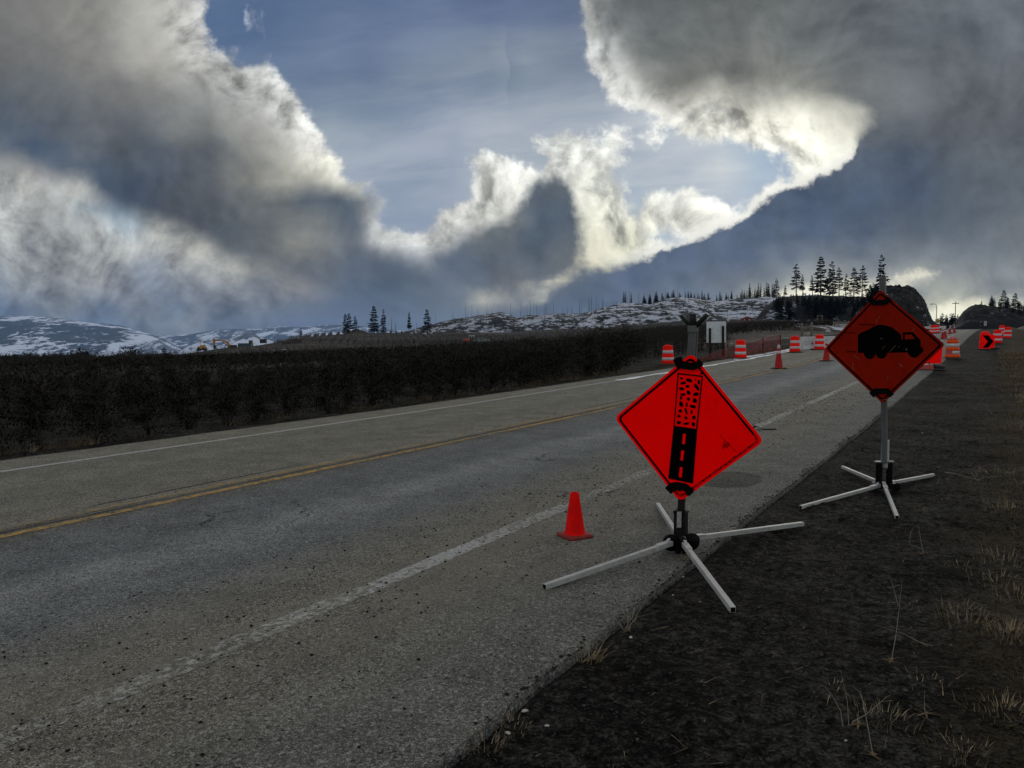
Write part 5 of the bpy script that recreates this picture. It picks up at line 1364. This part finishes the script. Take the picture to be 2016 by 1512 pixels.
def appletree(seed, leafy=1.0, h=1.75):
    r_ = np.random.RandomState(seed); root = empty('apple_tree', (0, 0, 0)); N = lambda s: (r_.rand() - .5) * s
    tp = [Vector((N(.08) * i, N(.08) * i, h * .88 * i / 5)) for i in range(6)]
    part('trunk', root, M_BARK, lambda m: m.tube(tp, [.042, .036, .03, .024, .018, .008], 7))
    br = MB(); lf = MB()
    for k in range(34):
        t = .04 + .92 * r_.rand(); o = tp[int(t * 5)].lerp(tp[min(5, int(t * 5) + 1)], t * 5 % 1); a = r_.rand() * 6.28
        L = (.35 + .75 * r_.rand()) * (1.1 - .45 * t); up = .25 + .9 * r_.rand()
        d_ = Vector((math.cos(a), math.sin(a), up * .5)); P_ = [o]
        bend = -1.6 + 2.9 * r_.rand()
        for j in range(1, 6): P_.append(P_[-1] + d_ * L / 5 + Vector((N(.03), N(.03), N(.02)))); d_ = (d_ + Vector((0, 0, bend * .16))).normalized()
        br.tube(P_, [.013, .011, .009, .007, .0055, .004], 4, cap=False)
        for j in range(3):
            q = P_[1 + int(r_.rand() * 4)]; b_ = r_.rand() * 6.28; l_ = .12 + .25 * r_.rand()
            br.tube([q, q + Vector((math.cos(b_) * l_ * .5, math.sin(b_) * l_ * .5, l_ * .35)), q + Vector((math.cos(b_) * l_ * .7, math.sin(b_) * l_ * .7, l_ * (.4 + .6 * r_.rand())))], [.005, .004, .0015], 3, cap=False)
        for j in range(int(34 * leafy)):
            i_ = int(r_.rand() * 5); c = P_[i_].lerp(P_[i_ + 1], r_.rand()) + Vector((N(.20), N(.20), N(.20) - .04)); b_ = r_.rand() * 6.28
            l_ = .045 + .045 * r_.rand(); w_ = .010 + .013 * r_.rand(); ax = Vector((math.cos(b_) * .7, math.sin(b_) * .7, -.4 - .9 * r_.rand())).normalized(); sd = ax.cross(Vector((N(1), N(1), 1))).normalized()
            n_ = ax.cross(sd)
            lf.add([c, c + ax * l_ * .5 + sd * w_ + n_ * .008, c + ax * l_ + n_ * .012, c + ax * l_ * .5 - sd * w_ + n_ * .008], [(0, 1, 2, 3)])
    for k in range(3 + seed % 4):   # long water shoots standing up out of the crown
        o = tp[4].lerp(tp[5], r_.rand()); l_ = .14 + .22 * r_.rand(); br.tube([o, o + Vector((N(.2), N(.2), l_ * .6)), o + Vector((N(.4), N(.4), l_))], [.006, .004, .002], 3, cap=False)
    cr = br.build('branches', M_BARK, root)
    if leafy > 0: lf.build('leaves', M_LEAF, root)
    return descend(root)


APP = [appletree(100 + i, 1.0) for i in range(7)]; BARE = [appletree(120 + i, .12, 2.0) for i in range(4)]
r_ = np.random.RandomState(9); napp = 0; n1 = 0
rows_d = [12.75, 15.4, 18.1, 20.8, 23.5, 26.2]
spots = []
for ri, d in enumerate(rows_d):
    s = 1.0 - ri * 0.5 + ri * .4
    while s < 52 + ri * 5:
        x, y, _ = W(d + (r_.rand() - .5) * .4, s)
        s += .86 if ri == 0 else 1.0 + .06 * ri
        if y < 4: continue
        px = 1008 + x / y * FPX
        if px > 1235 and d < 16.5: continue
        if -120 < px < 1560: spots.append((x, y, ri, px))
random.Random(4).shuffle(spots); spots.sort(key=lambda q: q[2]); spots = spots[:292]
for x, y, ri, px in spots:
    bare = px > 1270 or (px > 1100 and r_.rand() < .5); S_ = BARE if bare else APP; P_ = S_[int(r_.rand() * len(S_))]
    k = (.72 + .24 * r_.rand() + (.16 if r_.rand() < .12 else 0)) * (1.0 if px < 1150 else 1.2); lb = 'leafy dark apple tree in the front rows of the orchard beside the road' if not bare else 'nearly bare apple tree in the thin part of the orchard behind the netting'
    k = (min(k, .76) if 370 < px < 640 else k) * (.83 + .17 * float(sstep(px, 650, 1150)))
    gr = 'apple trees in the front orchard rows' if not bare else 'bare apple trees at the right end of the orchard'
    loc = (x, y, gzs(x, y) - .04); rz = r_.rand() * 6.28; o = P_[0]
    if id(o) in used: c = copy_thing(P_, loc, (0, 0, rz), k, lb)
    else: used.add(id(o)); c = o; c.location = loc; c.rotation_euler = (0, 0, rz); c.scale = (k, k, k); c['label'] = lb
    c['category'] = 'fruit tree'; c['group'] = gr


def quads(name, Cn, A, B, matl):
    """many small four-sided sprays: centre, half-length vector, half-width vector"""
    n = len(Cn); V = np.stack([Cn - A - B, Cn - A + B, Cn + A + B * .6, Cn + A - B * .6], 1).reshape(-1, 3)
    return npmesh(name, V, np.arange(4 * n).reshape(n, 4), matl)


def far_orchard():
    R_ = np.random.RandomState(21); X = []; Y = []; K = []
    for d in np.arange(28.9, 175, 2.9):
        s = np.arange(-10, 190, 1.0 + d * .006); x = d * ND[0] + s * US[0]; y = d * ND[1] + s * US[1]; ok = y > 12; x, y = x[ok], y[ok]
        px = 1008 + x / y * FPX; lim = 205 - 82 * sstep(px, 300, 420) * (1 - sstep(px, 1100, 1200)) - 60 * (1 - sstep(px, 200, 330))
        ok = (px > -160) & (px < 1640 - 0 * y) & (y < lim); X.append(x[ok]); Y.append(y[ok])
    X = np.concatenate(X) + R_.randn(sum(map(len, X))) * .12; Y = np.concatenate(Y) + R_.randn(len(X)) * .12; Z = gz(X, Y, False)
    n = len(X); px = 1008 + X / Y * FPX; leaf = np.where(px < 1180, 1.0, .25); m = 34
    bx = np.repeat(X, m); by = np.repeat(Y, m); bz = np.repeat(Z, m); keep = R_.rand(n * m) < np.repeat(leaf * np.where(Y < 70, 1, .8), m); bx, by, bz = bx[keep], by[keep], bz[keep]; k = len(bx)
    a = R_.rand(k) * 6.28; r = .55 * np.sqrt(R_.rand(k)); hz = .2 + 1.2 * R_.rand(k) ** .7
    Cn = np.stack([bx + r * np.cos(a), by + r * np.sin(a), bz + hz], 1); dist = np.clip(by / 60, .8, 2.4)
    A = (R_.randn(k, 3) * .5 + [0, 0, .3]) * .075 * dist[:, None]; B = R_.randn(k, 3) * .028 * dist[:, None]
    tag(quads('far_orchard', Cn, A, B, M_LEAF), 'rows of dark apple trees receding to the brown bank and vineyard', 'orchard', kind='stuff')
    m = 11; bx = np.repeat(X, m); by = np.repeat(Y, m); bz = np.repeat(Z, m); k = len(bx); a = R_.rand(k) * 6.28; L = .35 + .5 * R_.rand(k); t = .3 + .9 * R_.rand(k)
    A = np.stack([np.cos(a) * L * .45, np.sin(a) * L * .45, L * (.35 + .25 * R_.rand(k))], 1); Cn = np.stack([bx, by, bz + t], 1) + A; w = .010 * np.clip(by / 50, .8, 3)
    B = np.stack([w, w * 0, w * .3], 1)
    tag(quads('orchard_branches', Cn, A, B, M_BARK), 'bare branches and shoots of the receding orchard rows', 'orchard', kind='stuff')


far_orchard()


def vineyard():
    R_ = np.random.RandomState(31); Cs = []; As = []; Bs = []; C2 = []; A2 = []; B2 = []
    sets = [((540, 1240), 238, 430, -.10), ((700, 1000), 236, 380, .25), ((1000, 1560), 225, 520, .0), ((1180, 1560), 190, 300, .1)]
    for (p0_, p1_), Ya, Yb, sl in sets:
        x0 = (p0_ - 1008) / FPX * Ya; x1 = (p1_ - 1008) / FPX * Ya; x = x0
        while x < x1:
            y = np.arange(Ya, Yb, 5.0) + R_.rand() * 3; xx = x + (y - Ya) * (sl + (x / Ya) * .45)
            z = gz(xx, y, False); ok = R_.rand(len(y)) < .92; xx, y, z = xx[ok], y[ok], z[ok]
            Cs.append(np.stack([xx, y, z + .85], 1)); As.append(np.tile([[0, 0, .95]], (len(y), 1)) + R_.randn(len(y), 3) * .03); Bs.append(np.tile([[.085, 0, 0]], (len(y), 1)))
            k = len(y) * 6; yy = R_.rand(k) * (Yb - Ya) + Ya; xk = x + (yy - Ya) * (sl + (x / Ya) * .45); zk = gz(xk, yy, False)
            C2.append(np.stack([xk, yy, zk + .5 + .6 * R_.rand(k)], 1)); A2.append(np.stack([R_.randn(k) * .15, R_.randn(k) * .3, .25 + .35 * R_.rand(k)], 1)); B2.append(np.stack([.03 + .03 * R_.rand(k), R_.rand(k) * 0, R_.rand(k) * 0], 1))
            x += 2.2 + 1.2 * R_.rand()
    tag(quads('trellis_posts', np.concatenate(Cs), np.concatenate(As), np.concatenate(Bs), mat('grey_post', (.10, .095, .088), .85, spec=.05)), 'hundreds of pale trellis posts ranked across the vineyard slope', 'vineyard', kind='stuff')
    tag(quads('vineyard', np.concatenate(C2), np.concatenate(A2), np.concatenate(B2), mat('bare_vines', (.030, .023, .019), .9)), 'bare brown vines in rows on the slope under the snowy hills', 'vineyard', kind='stuff')


vineyard()

# ---------------------------------------------------------------- machines and sheds beyond the orchard
M_YELM = mat('construction_yellow', (.26, .13, .012), .6, dirt=(.10, .06, .02, .5), dscale=1)
M_TRK = mat('dark_track', (.014, .013, .012), .85)
M_GLASS = mat('dark_window_glass', (.012, .014, .016), .15, spec=.5)
M_GRN = mat('dark_green_steel', (.012, .040, .036), .6, dirt=(.02, .03, .03, .5), dscale=1)
M_WHT = mat('off_white_paint', (.36, .37, .38), .6)


def far_thing(name, px, yb, Y, label, cat):
    q = atY(px, yb, Y); q.z = min(q.z, gzs(q.x, q.y) + 1.0) if False else q.z
    return empty(name, q, 0, label, cat), Y / FPX


def machines():
    Y = 236; r, k = far_thing('excavator', 458, 686.0, Y, 'yellow excavator with raised curved boom on the brown bank, facing left', 'excavator')
    P = lambda x, y: ((x / 6.11 + 370 - 458) * k, (686.0 - (640 + y / 6.11)) * k)
    part('track', r, M_TRK, lambda m: m.prism([P(500, 284), P(494, 274), P(503, 266), P(560, 266), P(568, 274), P(562, 284)], .7, Matrix.Translation((0, -1.6, 0))), .05)
    part('track', r, M_TRK, lambda m: m.prism([P(500, 284), P(494, 274), P(503, 266), P(560, 266), P(568, 274), P(562, 284)], .7, Matrix.Translation((0, .9, 0))), .05)
    part('engine_body', r, M_TRK, lambda m: m.prism([P(520, 267), P(520, 240), P(575, 238), P(577, 262), P(570, 268)], 2.4, Matrix.Translation((0, -1.2, 0))), .06)
    part('cab', r, M_YELM, lambda m: m.prism([P(492, 268), P(490, 250), P(498, 236), P(519, 236), P(519, 268)], 1.1, Matrix.Translation((0, -1.25, 0))), .05)
    part('cab_window', r, M_GLASS, lambda m: m.prism([P(496, 255), P(500, 240), P(515, 240), P(515, 255)], .04, Matrix.Translation((0, -1.28, 0))))
    part('boom', r, M_YELM, lambda m: m.prism([P(500, 262), P(485, 235), P(455, 208), P(420, 194), P(335, 188), P(322, 180), P(326, 172), P(370, 176), P(430, 180), P(470, 192), P(500, 215), P(515, 238), P(522, 262)], .5, Matrix.Translation((0, -.25, 0))), .03)
    part('boom_cylinder', r, M_STEEL, lambda m: m.tube([(P(420, 200)[0], -.35, P(420, 200)[1]), (P(488, 256)[0], -.35, P(488, 256)[1])], .10, 6))
    part('stick', r, M_YELM, lambda m: m.prism([P(318, 152), P(306, 155), P(300, 180), P(314, 240), P(322, 240), P(334, 195), P(334, 178)], .4, Matrix.Translation((0, -.2, 0))), .03)
    part('bucket', r, M_TRK, lambda m: m.prism([P(318, 236), P(312, 258), P(320, 282), P(336, 278), P(336, 256), P(328, 238)], 1.1, Matrix.Translation((0, -.55, 0))), .03)
    r, k = far_thing('wheel_loader', 398, 690.5, Y - 4, 'small pale yellow loader with open cab, left of the excavator', 'loader')
    part('body', r, M_YELM, lambda m: (m.box((0, 0, .95), (2.2, 1.6, .8)), m.box((.3, 0, 1.5), (1.2, 1.3, .4))), .05)
    part('cab', r, M_YELM, lambda m: (m.box((.0, 0, 3.0), (1.5, 1.4, .14)), [m.box((x, y, 2.3), (.10, .10, 1.4)) for x in (-.65, .65) for y in (-.6, .6)]), .02)
    for x, y in ((-.8, -.75), (.8, -.75), (-.8, .75), (.8, .75)): part('wheel', r, M_TRK, lambda m: m.tube([(x, y - .15, .5), (x, y + .15, .5)], .52, 16))
    r, k = far_thing('container', 484, 685.0, Y + 6, 'low dark green container on the bank just right of the excavator', 'container')
    part('box', r, M_GRN, lambda m: m.box((0, 0, .75), (4.2, 2.2, 1.3)), .03)
    part('rim', r, M_TRK, lambda m: m.box((0, 0, 1.44), (4.35, 2.35, .10)))
    part('skid', r, M_TRK, lambda m: (m.box((0, -.6, .05), (4.0, .2, .12)), m.box((0, .6, .05), (4.0, .2, .12)), m.box((0, 0, .0), (.2, 1.3, .05))))
    part('tail_gate', r, M_TRK, lambda m: m.box((1.6, 0, 1.85), (.9, 1.0, .7)), .03)
    r, k = far_thing('site_sign', 494, 680, Y + 16, 'tiny white notice board against the snow dome above the green container', 'signboard')
    part('panel', r, mat('faded_pale_board', (.22, .20, .21), .7), lambda m: m.box((0, 0, 8 * k), (8 * k, .06, 5 * k)))
    for x in (-2.5, 2.5): part('post', r, M_WOOD, lambda m: m.box((x * k, .06, 3.5 * k), (.10, .08, 9 * k)))
    r, k = far_thing('dark_cabin', 518.5, 675.5, Y + 20, 'small black cabin on the skyline right of the white notice board', 'cabin')
    part('wall', r, M_TRK, lambda m: m.box((0, 0, .6), (1.9, 1.6, 1.3)), .02); part('roof', r, M_TRK, lambda m: m.box((0, 0, 1.3), (2.2, 1.9, .12)), .02)
    r, k = far_thing('bin_stack', 572, 683, Y + 6, 'long brown stack of wooden fruit bins at the left end of the vineyard', 'bin stack')
    MBN = mat('brown_bin_wood', (.030, .020, .014), .9, dirt=(.012, .009, .007, .6), dscale=.8)
    for i, (x, n) in enumerate(((-1.9, 2), (-.65, 2), (.6, 3), (1.85, 3), (3.1, 3))):
        for j in range(n): part('bin', r, MBN, lambda m: (m.box((x, 0, .46 + j * .84), (1.2, 1.2, .66)), m.box((x, 0, .07 + j * .84), (1.1, 1.0, .10))), .0)
    # tractor and pickup on the farm track
    Y = 222; r, k = far_thing('tractor', 930, 675.5, Y, 'orange tractor with white-roofed cab parked beyond the orchard', 'tractor')
    part('bonnet', r, mat('tractor_orange', (.40, .035, .008), .5), lambda m: m.prism([(-2.6, .6), (-2.6, 1.0), (-1.9, 1.35), (-.9, 1.4), (-.9, .6)], .9, Matrix.Translation((0, -.45, 0))), .03)
    part('cab', r, M_GLASS, lambda m: m.prism([(-.95, .8), (-.85, 2.0), (.55, 2.0), (.7, .8)], 1.3, Matrix.Translation((0, -.65, 0))), .03)
    part('cab_roof', r, M_WHT, lambda m: m.box((-.15, 0, 2.1), (1.7, 1.5, .2)), .04)
    for x in (-.9, -.15, .6): part('cab_pillar', r, M_WHT, lambda m: m.box((x, -.67, 1.4), (.06, .05, 1.2)))
    for x, R in ((-2.1, .45), (.25, .75)):
        for y in (-.7, .7): part('wheel', r, M_TRK, lambda m: m.tube([(x, y - .16, R), (x, y + .16, R)], R, 18))
    r, k = far_thing('pickup_truck', 947, 675.5, Y - 4, 'silver grey pickup parked right against the orange tractor', 'pickup truck')
    SIL = mat('silver_car_paint', (.13, .15, .16), .4, .2)
    part('body', r, SIL, lambda m: m.prism([(-2.3, .45), (-2.3, .85), (-1.3, 1.0), (-.7, 1.42), (.7, 1.45), (.95, 1.05), (2.35, 1.0), (2.35, .45)], 1.7, Matrix.Translation((0, -.85, 0))), .06)
    part('side_window', r, M_GLASS, lambda m: m.prism([(-1.0, 1.02), (-.62, 1.34), (.62, 1.37), (.80, 1.04)], .02, Matrix.Translation((0, -.862, 0))))
    for x in (-1.5, 1.5):
        for y in (-.8, .8): part('wheel', r, M_TRK, lambda m: m.tube([(x, y - .12, .37), (x, y + .12, .37)], .38, 18))
    # red shed on the slope
    Y = 262; r, k = far_thing('red_shed', 1469, 634.0, Y, 'small dark red shed on the brown slope below the snowy hill', 'shed')
    part('wall', r, mat('dark_red_boards', (.075, .008, .007), .8), lambda m: m.box((0, 0, .6), (3.1, 2.4, 1.4)), .0)
    part('roof', r, mat('red_roof', (.11, .014, .011), .7), lambda m: m.prism([(-1.75, 1.25), (0, 1.9), (1.75, 1.25), (1.7, 1.17), (-1.7, 1.17)], 2.8, Matrix.Translation((0, -1.4, 0))))
    for x in (-1.0, .75): part('window', r, M_WHT, lambda m: m.box((x, -1.215, .75), (.35, .03, .40)))
    q = atY(1434, 634, 240); mb = MB(); mb.lathe([(0, 0), (.35, .0), (.38, .8), (.25, 1.1), (0, 1.2)], 14)
    tag(mb.build('water_tank', M_WHT, None, q), 'tiny white tank standing among the posts left of the red shed', 'tank')


machines()

# ---------------------------------------------------------------- verge plants, stones and litter
M_STRAW = mat('dry_straw', (.19, .148, .09), .85, dirt=(.075, .055, .032, .8), dscale=3, spec=.15)
M_STRAWD = mat('dull_dry_grass', (.085, .060, .032), .9, dirt=(.030, .024, .016, .7), dscale=2.0, spec=.1)
M_STALK = mat('grey_dead_stalk', (.17, .155, .125), .85, spec=.15)
M_STONE = mat('dark_stone', (.013, .0125, .0115), .9, spec=.05, dirt=(.10, .097, .09, .6), dscale=9)


def blade_strip(mb, p, d_, L, w, bend, n=3, twist=0.0):
    q = Vector(p); dr = Vector(d_).normalized(); sd = dr.cross(Vector((0.3, .2, 1))).normalized() if abs(dr.z) < .98 else Vector((1, 0, 0)); vs = []
    for i in range(n + 1):
        f = i / n; ww = w * (1 - f * .85); vs += [q - sd * ww / 2, q + sd * ww / 2]; q = q + dr * L / n; dr = (dr + Vector((dr.x, dr.y, 0)) * bend / n - Vector((0, 0, bend * .5 / n))).normalized()
    mb.add(vs, [(2 * i, 2 * i + 1, 2 * i + 3, 2 * i + 2) for i in range(n)])


def tuft(mb, x, y, n, R, L, w, r_, z=None):
    for k in range(int(n * 1.7)):
        a = r_.rand() * 6.28; rr = R * math.sqrt(r_.rand()); px_, py_ = x + rr * math.cos(a), y + rr * math.sin(a); t = .15 + 2.2 * r_.rand() ** 1.5
        blade_strip(mb, (px_, py_, (gzs(px_, py_, False) if z is None else z) + .0), (math.cos(a) * t, math.sin(a) * t, 1.0), L * (.5 + .8 * r_.rand()), w * (.35 + .6 * r_.rand()), 1.3 * r_.rand())


r_ = np.random.RandomState(77); mb = MB(); mb2 = MB()
for px, py, n, R, L in ((1960, 850, 60, .30, .14), (1925, 765, 60, .5, .16), (1985, 760, 90, .6, .2), (1990, 1005, 50, .18, .12), (1960, 1000, 40, .2, .10), (1975, 1105, 60, .15, .12), (1962, 1150, 40, .12, .10), (1878, 1212, 46, .13, .08), (1905, 1232, 46, .12, .10), (1975, 1255, 70, .09, .09), (1985, 1245, 50, .08, .10), (1740, 1430, 40, .10, .08), (1975, 1405, 70, .08, .07), (1960, 1400, 40, .12, .07), (1895, 1485, 50, .09, .06), (1810, 1350, 34, .10, .05), (1160, 1300, 28, .05, .14), (1240, 1232, 14, .06, .15), (955, 1475, 40, .06, .06), (1010, 1440, 30, .06, .05), (1348, 1103, 34, .05, .07), (1352, 1090, 22, .04, .08), (1950, 935, 40, .25, .12), (1890, 1120, 20, .1, .08), (1700, 1420, 26, .06, .06), (1640, 1360, 12, .06, .05), (2000, 900, 60, .3, .15), (1990, 820, 80, .5, .18), (2005, 1180, 50, .12, .1), (1790, 1000, 10, .1, .05)):
    q = hit(px, py); tuft(mb if py > 900 else mb2, q.x, q.y, n, R * 1.4, L * .72, .0035 + .0006 * q.y, r_)
for i in range(520):                                     # thin scatter over the verge, thicker to the right
    d = -.2 - 2.0 * r_.rand() ** 1.2; s = 4 + 42 * r_.rand() ** 1.4
    if d > -.03 * s + .15: d -= .2
    x, y, _ = W(d, s); tuft(mb if i % 3 == 0 else mb2, x, y, 12 + int(14 * r_.rand()), .18 + .01 * s, .045 + .0025 * s, .003 + .0004 * s, r_)
for i in range(1500):                                     # single blades lying about
    d = 1.5 - 3.3 * r_.rand() ** .75; s = 2.3 + 12 * r_.rand() ** 1.4; x, y, _ = W(d, s); a = r_.rand() * 6.28
    blade_strip(mb if r_.rand() < .5 else mb2, (x, y, gzs(x, y, True) + .006), (math.cos(a), math.sin(a), .10 * r_.rand()), .03 + .13 * r_.rand() ** 2, .0014 + .0022 * r_.rand() + .0002 * s, .5 * r_.rand())
for i in range(190):                                     # left verge, between asphalt and orchard
    s = 3 + 55 * r_.rand(); d = 12.0 + .55 * r_.rand(); x, y, _ = W(d, s); tuft(mb2, x, y, 9 + int(12 * r_.rand()), .22, .12 + .16 * r_.rand(), .010, r_)
for i in range(46):
    s = 3 + 50 * r_.rand(); d = 12.05 + .4 * r_.rand(); x, y, _ = W(d, s); tuft(mb, x, y, 10, .25, .16, .012, r_)
tag(mb.build('dry_grass', M_STRAW), 'pale dry grass blades scattered on the dark verge', 'dry grass', kind='stuff')
tag(mb2.build('dull_grass', M_STRAWD), 'dull brown grass along both verges of the road', 'dry grass', kind='stuff')


def weed(px, py, stems, label, seed):
    r_ = np.random.RandomState(seed); q = hit(px, py); q.z = gzs(q.x, q.y, True); mb = MB()
    for pts, w in stems:
        P_ = []
        for i, (x, y) in enumerate(pts):
            t = atY(x, y, q.y + .02 * i); P_.append(t - q)
        mb.tube(P_, [w * (1 - .7 * i / (len(P_) - 1)) for i in range(len(P_))], 5, cap=False)
    lf = MB()    # withered leaves at the foot
    for k in range(9):
        a = r_.rand() * 6.28; blade_strip(lf, (0, 0, .004), (math.cos(a), math.sin(a), .10 * r_.rand()), .03 + .04 * r_.rand(), .014, .3)
    o = mb.build('dead_weed', M_STALK, None, q); tag(o, label, 'dead weed', 'dead weed stalks on the verge'); lf.build('withered_leaves', M_STRAWD, o)


weed(1690, 1440, [([(1690, 1440), (1688, 1418), (1690, 1400)], .0026), ([(1672, 1442), (1680, 1420), (1703, 1408), (1744, 1374)], .0026), ([(1662, 1445), (1655, 1400), (1640, 1372), (1625, 1352)], .002), ([(1672, 1440), (1668, 1380), (1655, 1320)], .0016)], 'dead weed with pale bent stems nearest the bottom edge of the photo', 1)
weed(1718, 1500, [([(1722, 1505), (1712, 1450), (1703, 1400), (1695, 1365), (1680, 1352)], .0022), ([(1722, 1500), (1740, 1492), (1745, 1450)], .0018)], 'tall thin brown stem at the bottom edge right of the pale bent one', 2)
weed(1755, 1300, [([(1755, 1300), (1764, 1250), (1770, 1200), (1776, 1145)], .0022), ([(1768, 1192), (1760, 1160), (1752, 1135)], .0016), ([(1826, 1272), (1780, 1248), (1722, 1230)], .0018), ([(1836, 1272), (1800, 1260), (1745, 1225)], .0014)], 'thin upright weed with a low leaf rosette in the middle of the dark verge', 3)
weed(1160, 1300, [([(1157, 1300), (1162, 1262), (1163, 1232)], .0016), ([(1162, 1300), (1156, 1275), (1140, 1262)], .0014), ([(1168, 1300), (1178, 1260), (1172, 1240)], .0012)], 'dry upright weed beside the broken asphalt edge', 4)
weed(1238, 1242, [([(1228, 1242), (1245, 1215), (1252, 1185), (1257, 1160)], .0018), ([(1238, 1236), (1260, 1200), (1280, 1162)], .0016), ([(1228, 1240), (1218, 1225), (1210, 1215)], .0014), ([(1210, 1268), (1230, 1240), (1255, 1215), (1290, 1205)], .0018), ([(1178, 1290), (1190, 1275), (1198, 1266)], .0022)], 'forked pale weed below the near sign stand at the asphalt edge', 5)
weed(1815, 1095, [([(1812, 1080), (1790, 1070), (1793, 1048), (1798, 1040)], .0024), ([(1818, 1090), (1812, 1060), (1808, 1034)], .0026)], 'bent pale twig forming a narrow loop on the dark verge', 6)
weed(1925, 948, [([(1860, 930), (1880, 932), (1905, 940), (1925, 944), (1940, 940), (1965, 938)], .004), ([(1925, 948), (1915, 935), (1911, 928)], .004), ([(1922, 962), (1926, 945), (1922, 925)], .003)], 'pale branching weed lying right of the truck sign stand', 7)
weed(1955, 820, [([(1955, 818), (1945, 805), (1942, 798)], .005), ([(1968, 895), (1980, 880), (1985, 870)], .005)], 'pale short weed at the edge of the brown grass', 8)
weed(1822, 1410, [([(1822, 1412), (1820, 1390), (1820, 1360)], .0016), ([(1820, 1384), (1836, 1400), (1842, 1410)], .0014), ([(1770, 1438), (1762, 1420), (1758, 1400)], .0016)], 'small upright stem low on the verge between two grass tufts', 9)


def stones():
    R_ = np.random.RandomState(15); mb = MB(); ico = [(0, 0, 1), (.9, 0, .2), (.3, .85, .3), (-.75, .5, .2), (-.7, -.6, .3), (.35, -.8, .15), (0, 0, -.6)]
    fc = [(0, 1, 2), (0, 2, 3), (0, 3, 4), (0, 4, 5), (0, 5, 1), (6, 2, 1), (6, 3, 2), (6, 4, 3), (6, 5, 4), (6, 1, 5)]
    V = []; Fs = []; k = 0
    def put(x, y, z, s):
        nonlocal k
        a = R_.rand() * 6.28; ca, sa = math.cos(a), math.sin(a); sc = s * (.7 + .6 * R_.rand(3)); sc[2] *= .7
        for q in ico: qx, qy, qz = q[0] * sc[0], q[1] * sc[1], q[2] * sc[2]; V.append((x + qx * ca - qy * sa, y + qx * sa + qy * ca, z + qz * 1.0 + s * .15))
        Fs.extend([tuple(i + k for i in f) for f in fc]); k += 7
    gd = 1.70 - 3.4 * R_.rand(9000); gs = 2.2 + 12 * R_.rand(9000) ** 1.6; gx_ = gd * ND[0] + gs * US[0]; gy_ = gd * ND[1] + gs * US[1]; gq = gz(gx_, gy_)
    for i in range(9000):
        x, y = gx_[i], gy_[i]; put(x, y, gq[i], .0026 + .013 * R_.rand() ** 2.6)
    for i in range(1500):      # crumbs along the broken edge of the asphalt
        s = 1.5 + 16 * R_.rand() ** 1.3; d = EDGE_R + .05 * float(fbm(np.array([0.]), np.array([s]), 1.3, 4, 5)[0]) * 1.4 - .02 + .035 * R_.randn(); x, y, _ = W(d, s); put(x, y, float(zroad(s)) - (.03 if d < EDGE_R - .02 else .0), .004 + .011 * R_.rand() ** 2)
    o = npmesh('gravel', np.array(V), np.array(Fs), M_STONE); tag(o, 'small stones and crumbs on the dark shoulder', 'gravel', kind='stuff')
    V.clear(); Fs.clear(); k = 0
    for i in range(4200):      # clods shaken onto the asphalt, mostly along the white line
        s = 1.0 + 20 * R_.rand() ** 1.5; d = 3.45 + .50 * R_.randn() if R_.rand() < .8 else 2.0 + 2.6 * R_.rand()
        if d < 1.85: continue
        x, y, _ = W(d, s); put(x, y, float(zroad(s)), .0018 + .0095 * R_.rand() ** 4.5 + .0003 * s)
    for i in range(500): s = 4 + 26 * R_.rand(); d = 7.5 + .5 * R_.randn(); x, y, _ = W(d, s); put(x, y, float(zroad(s)), .003 + .008 * R_.rand() ** 4)
    o = npmesh('clods', np.array(V), np.array(Fs), mat('dark_clod', (.010, .0095, .0085), .95, spec=.03)); tag(o, 'dark clods of dirt dropped along the white line', 'dirt clods', kind='stuff')


stones()
mb = MB()
r_ = np.random.RandomState(8)
for i, (px, py, s_) in enumerate(((1345, 1130, .010), (1033, 1402, .014), (1077, 1436, .010), (1000, 1450, .012), (1325, 1175, .008), (1242, 1263, .012), (1816, 850, .018), (1665, 1470, .006), (1378, 1190, .006))):
    q = hit(px, py); m = MB(); a = r_.rand() * 6.28; m.lathe([(0, 0), (s_, s_ * .2), (s_ * .8, s_ * .55), (0, s_ * .7)], 7, wob=.25, seed=i)
    tag(m.build('pale_chip', mat('pale_chip', (.28, .25, .21), .8), None, (q.x, q.y, gzs(q.x, q.y, True) + .004)), 'pale chip of litter on the dark ground', 'litter', 'pale chips on the verge')

# ---------------------------------------------------------------- air between here and the mountains
hz = MB(); hz.box((-6000, 7560, 15), (16300, 15520, 700))
hm = bpy.data.materials.new('haze_air'); hm.use_nodes = True; g = NT(hm.node_tree); g.n.clear()
vol = g.node('ShaderNodeVolumePrincipled', {'Color': (.42, .62, 1.0, 1), 'Density': HAZE if 'HAZE' in globals() else 3.6e-5, 'Anisotropy': 0.0})
o_ = g.node('ShaderNodeOutputMaterial'); g.l.new(vol.outputs[0], o_.inputs['Volume'])
ho = hz.build('haze', hm); tag(ho, 'pale bluish air thickening towards the snowy mountains', 'haze', kind='stuff')
scene.cycles.volume_max_steps = 8 if hasattr(scene.cycles, 'volume_max_steps') else 8
scene.cycles.max_bounces = 5; scene.cycles.diffuse_bounces = 3; scene.cycles.volume_bounces = 0
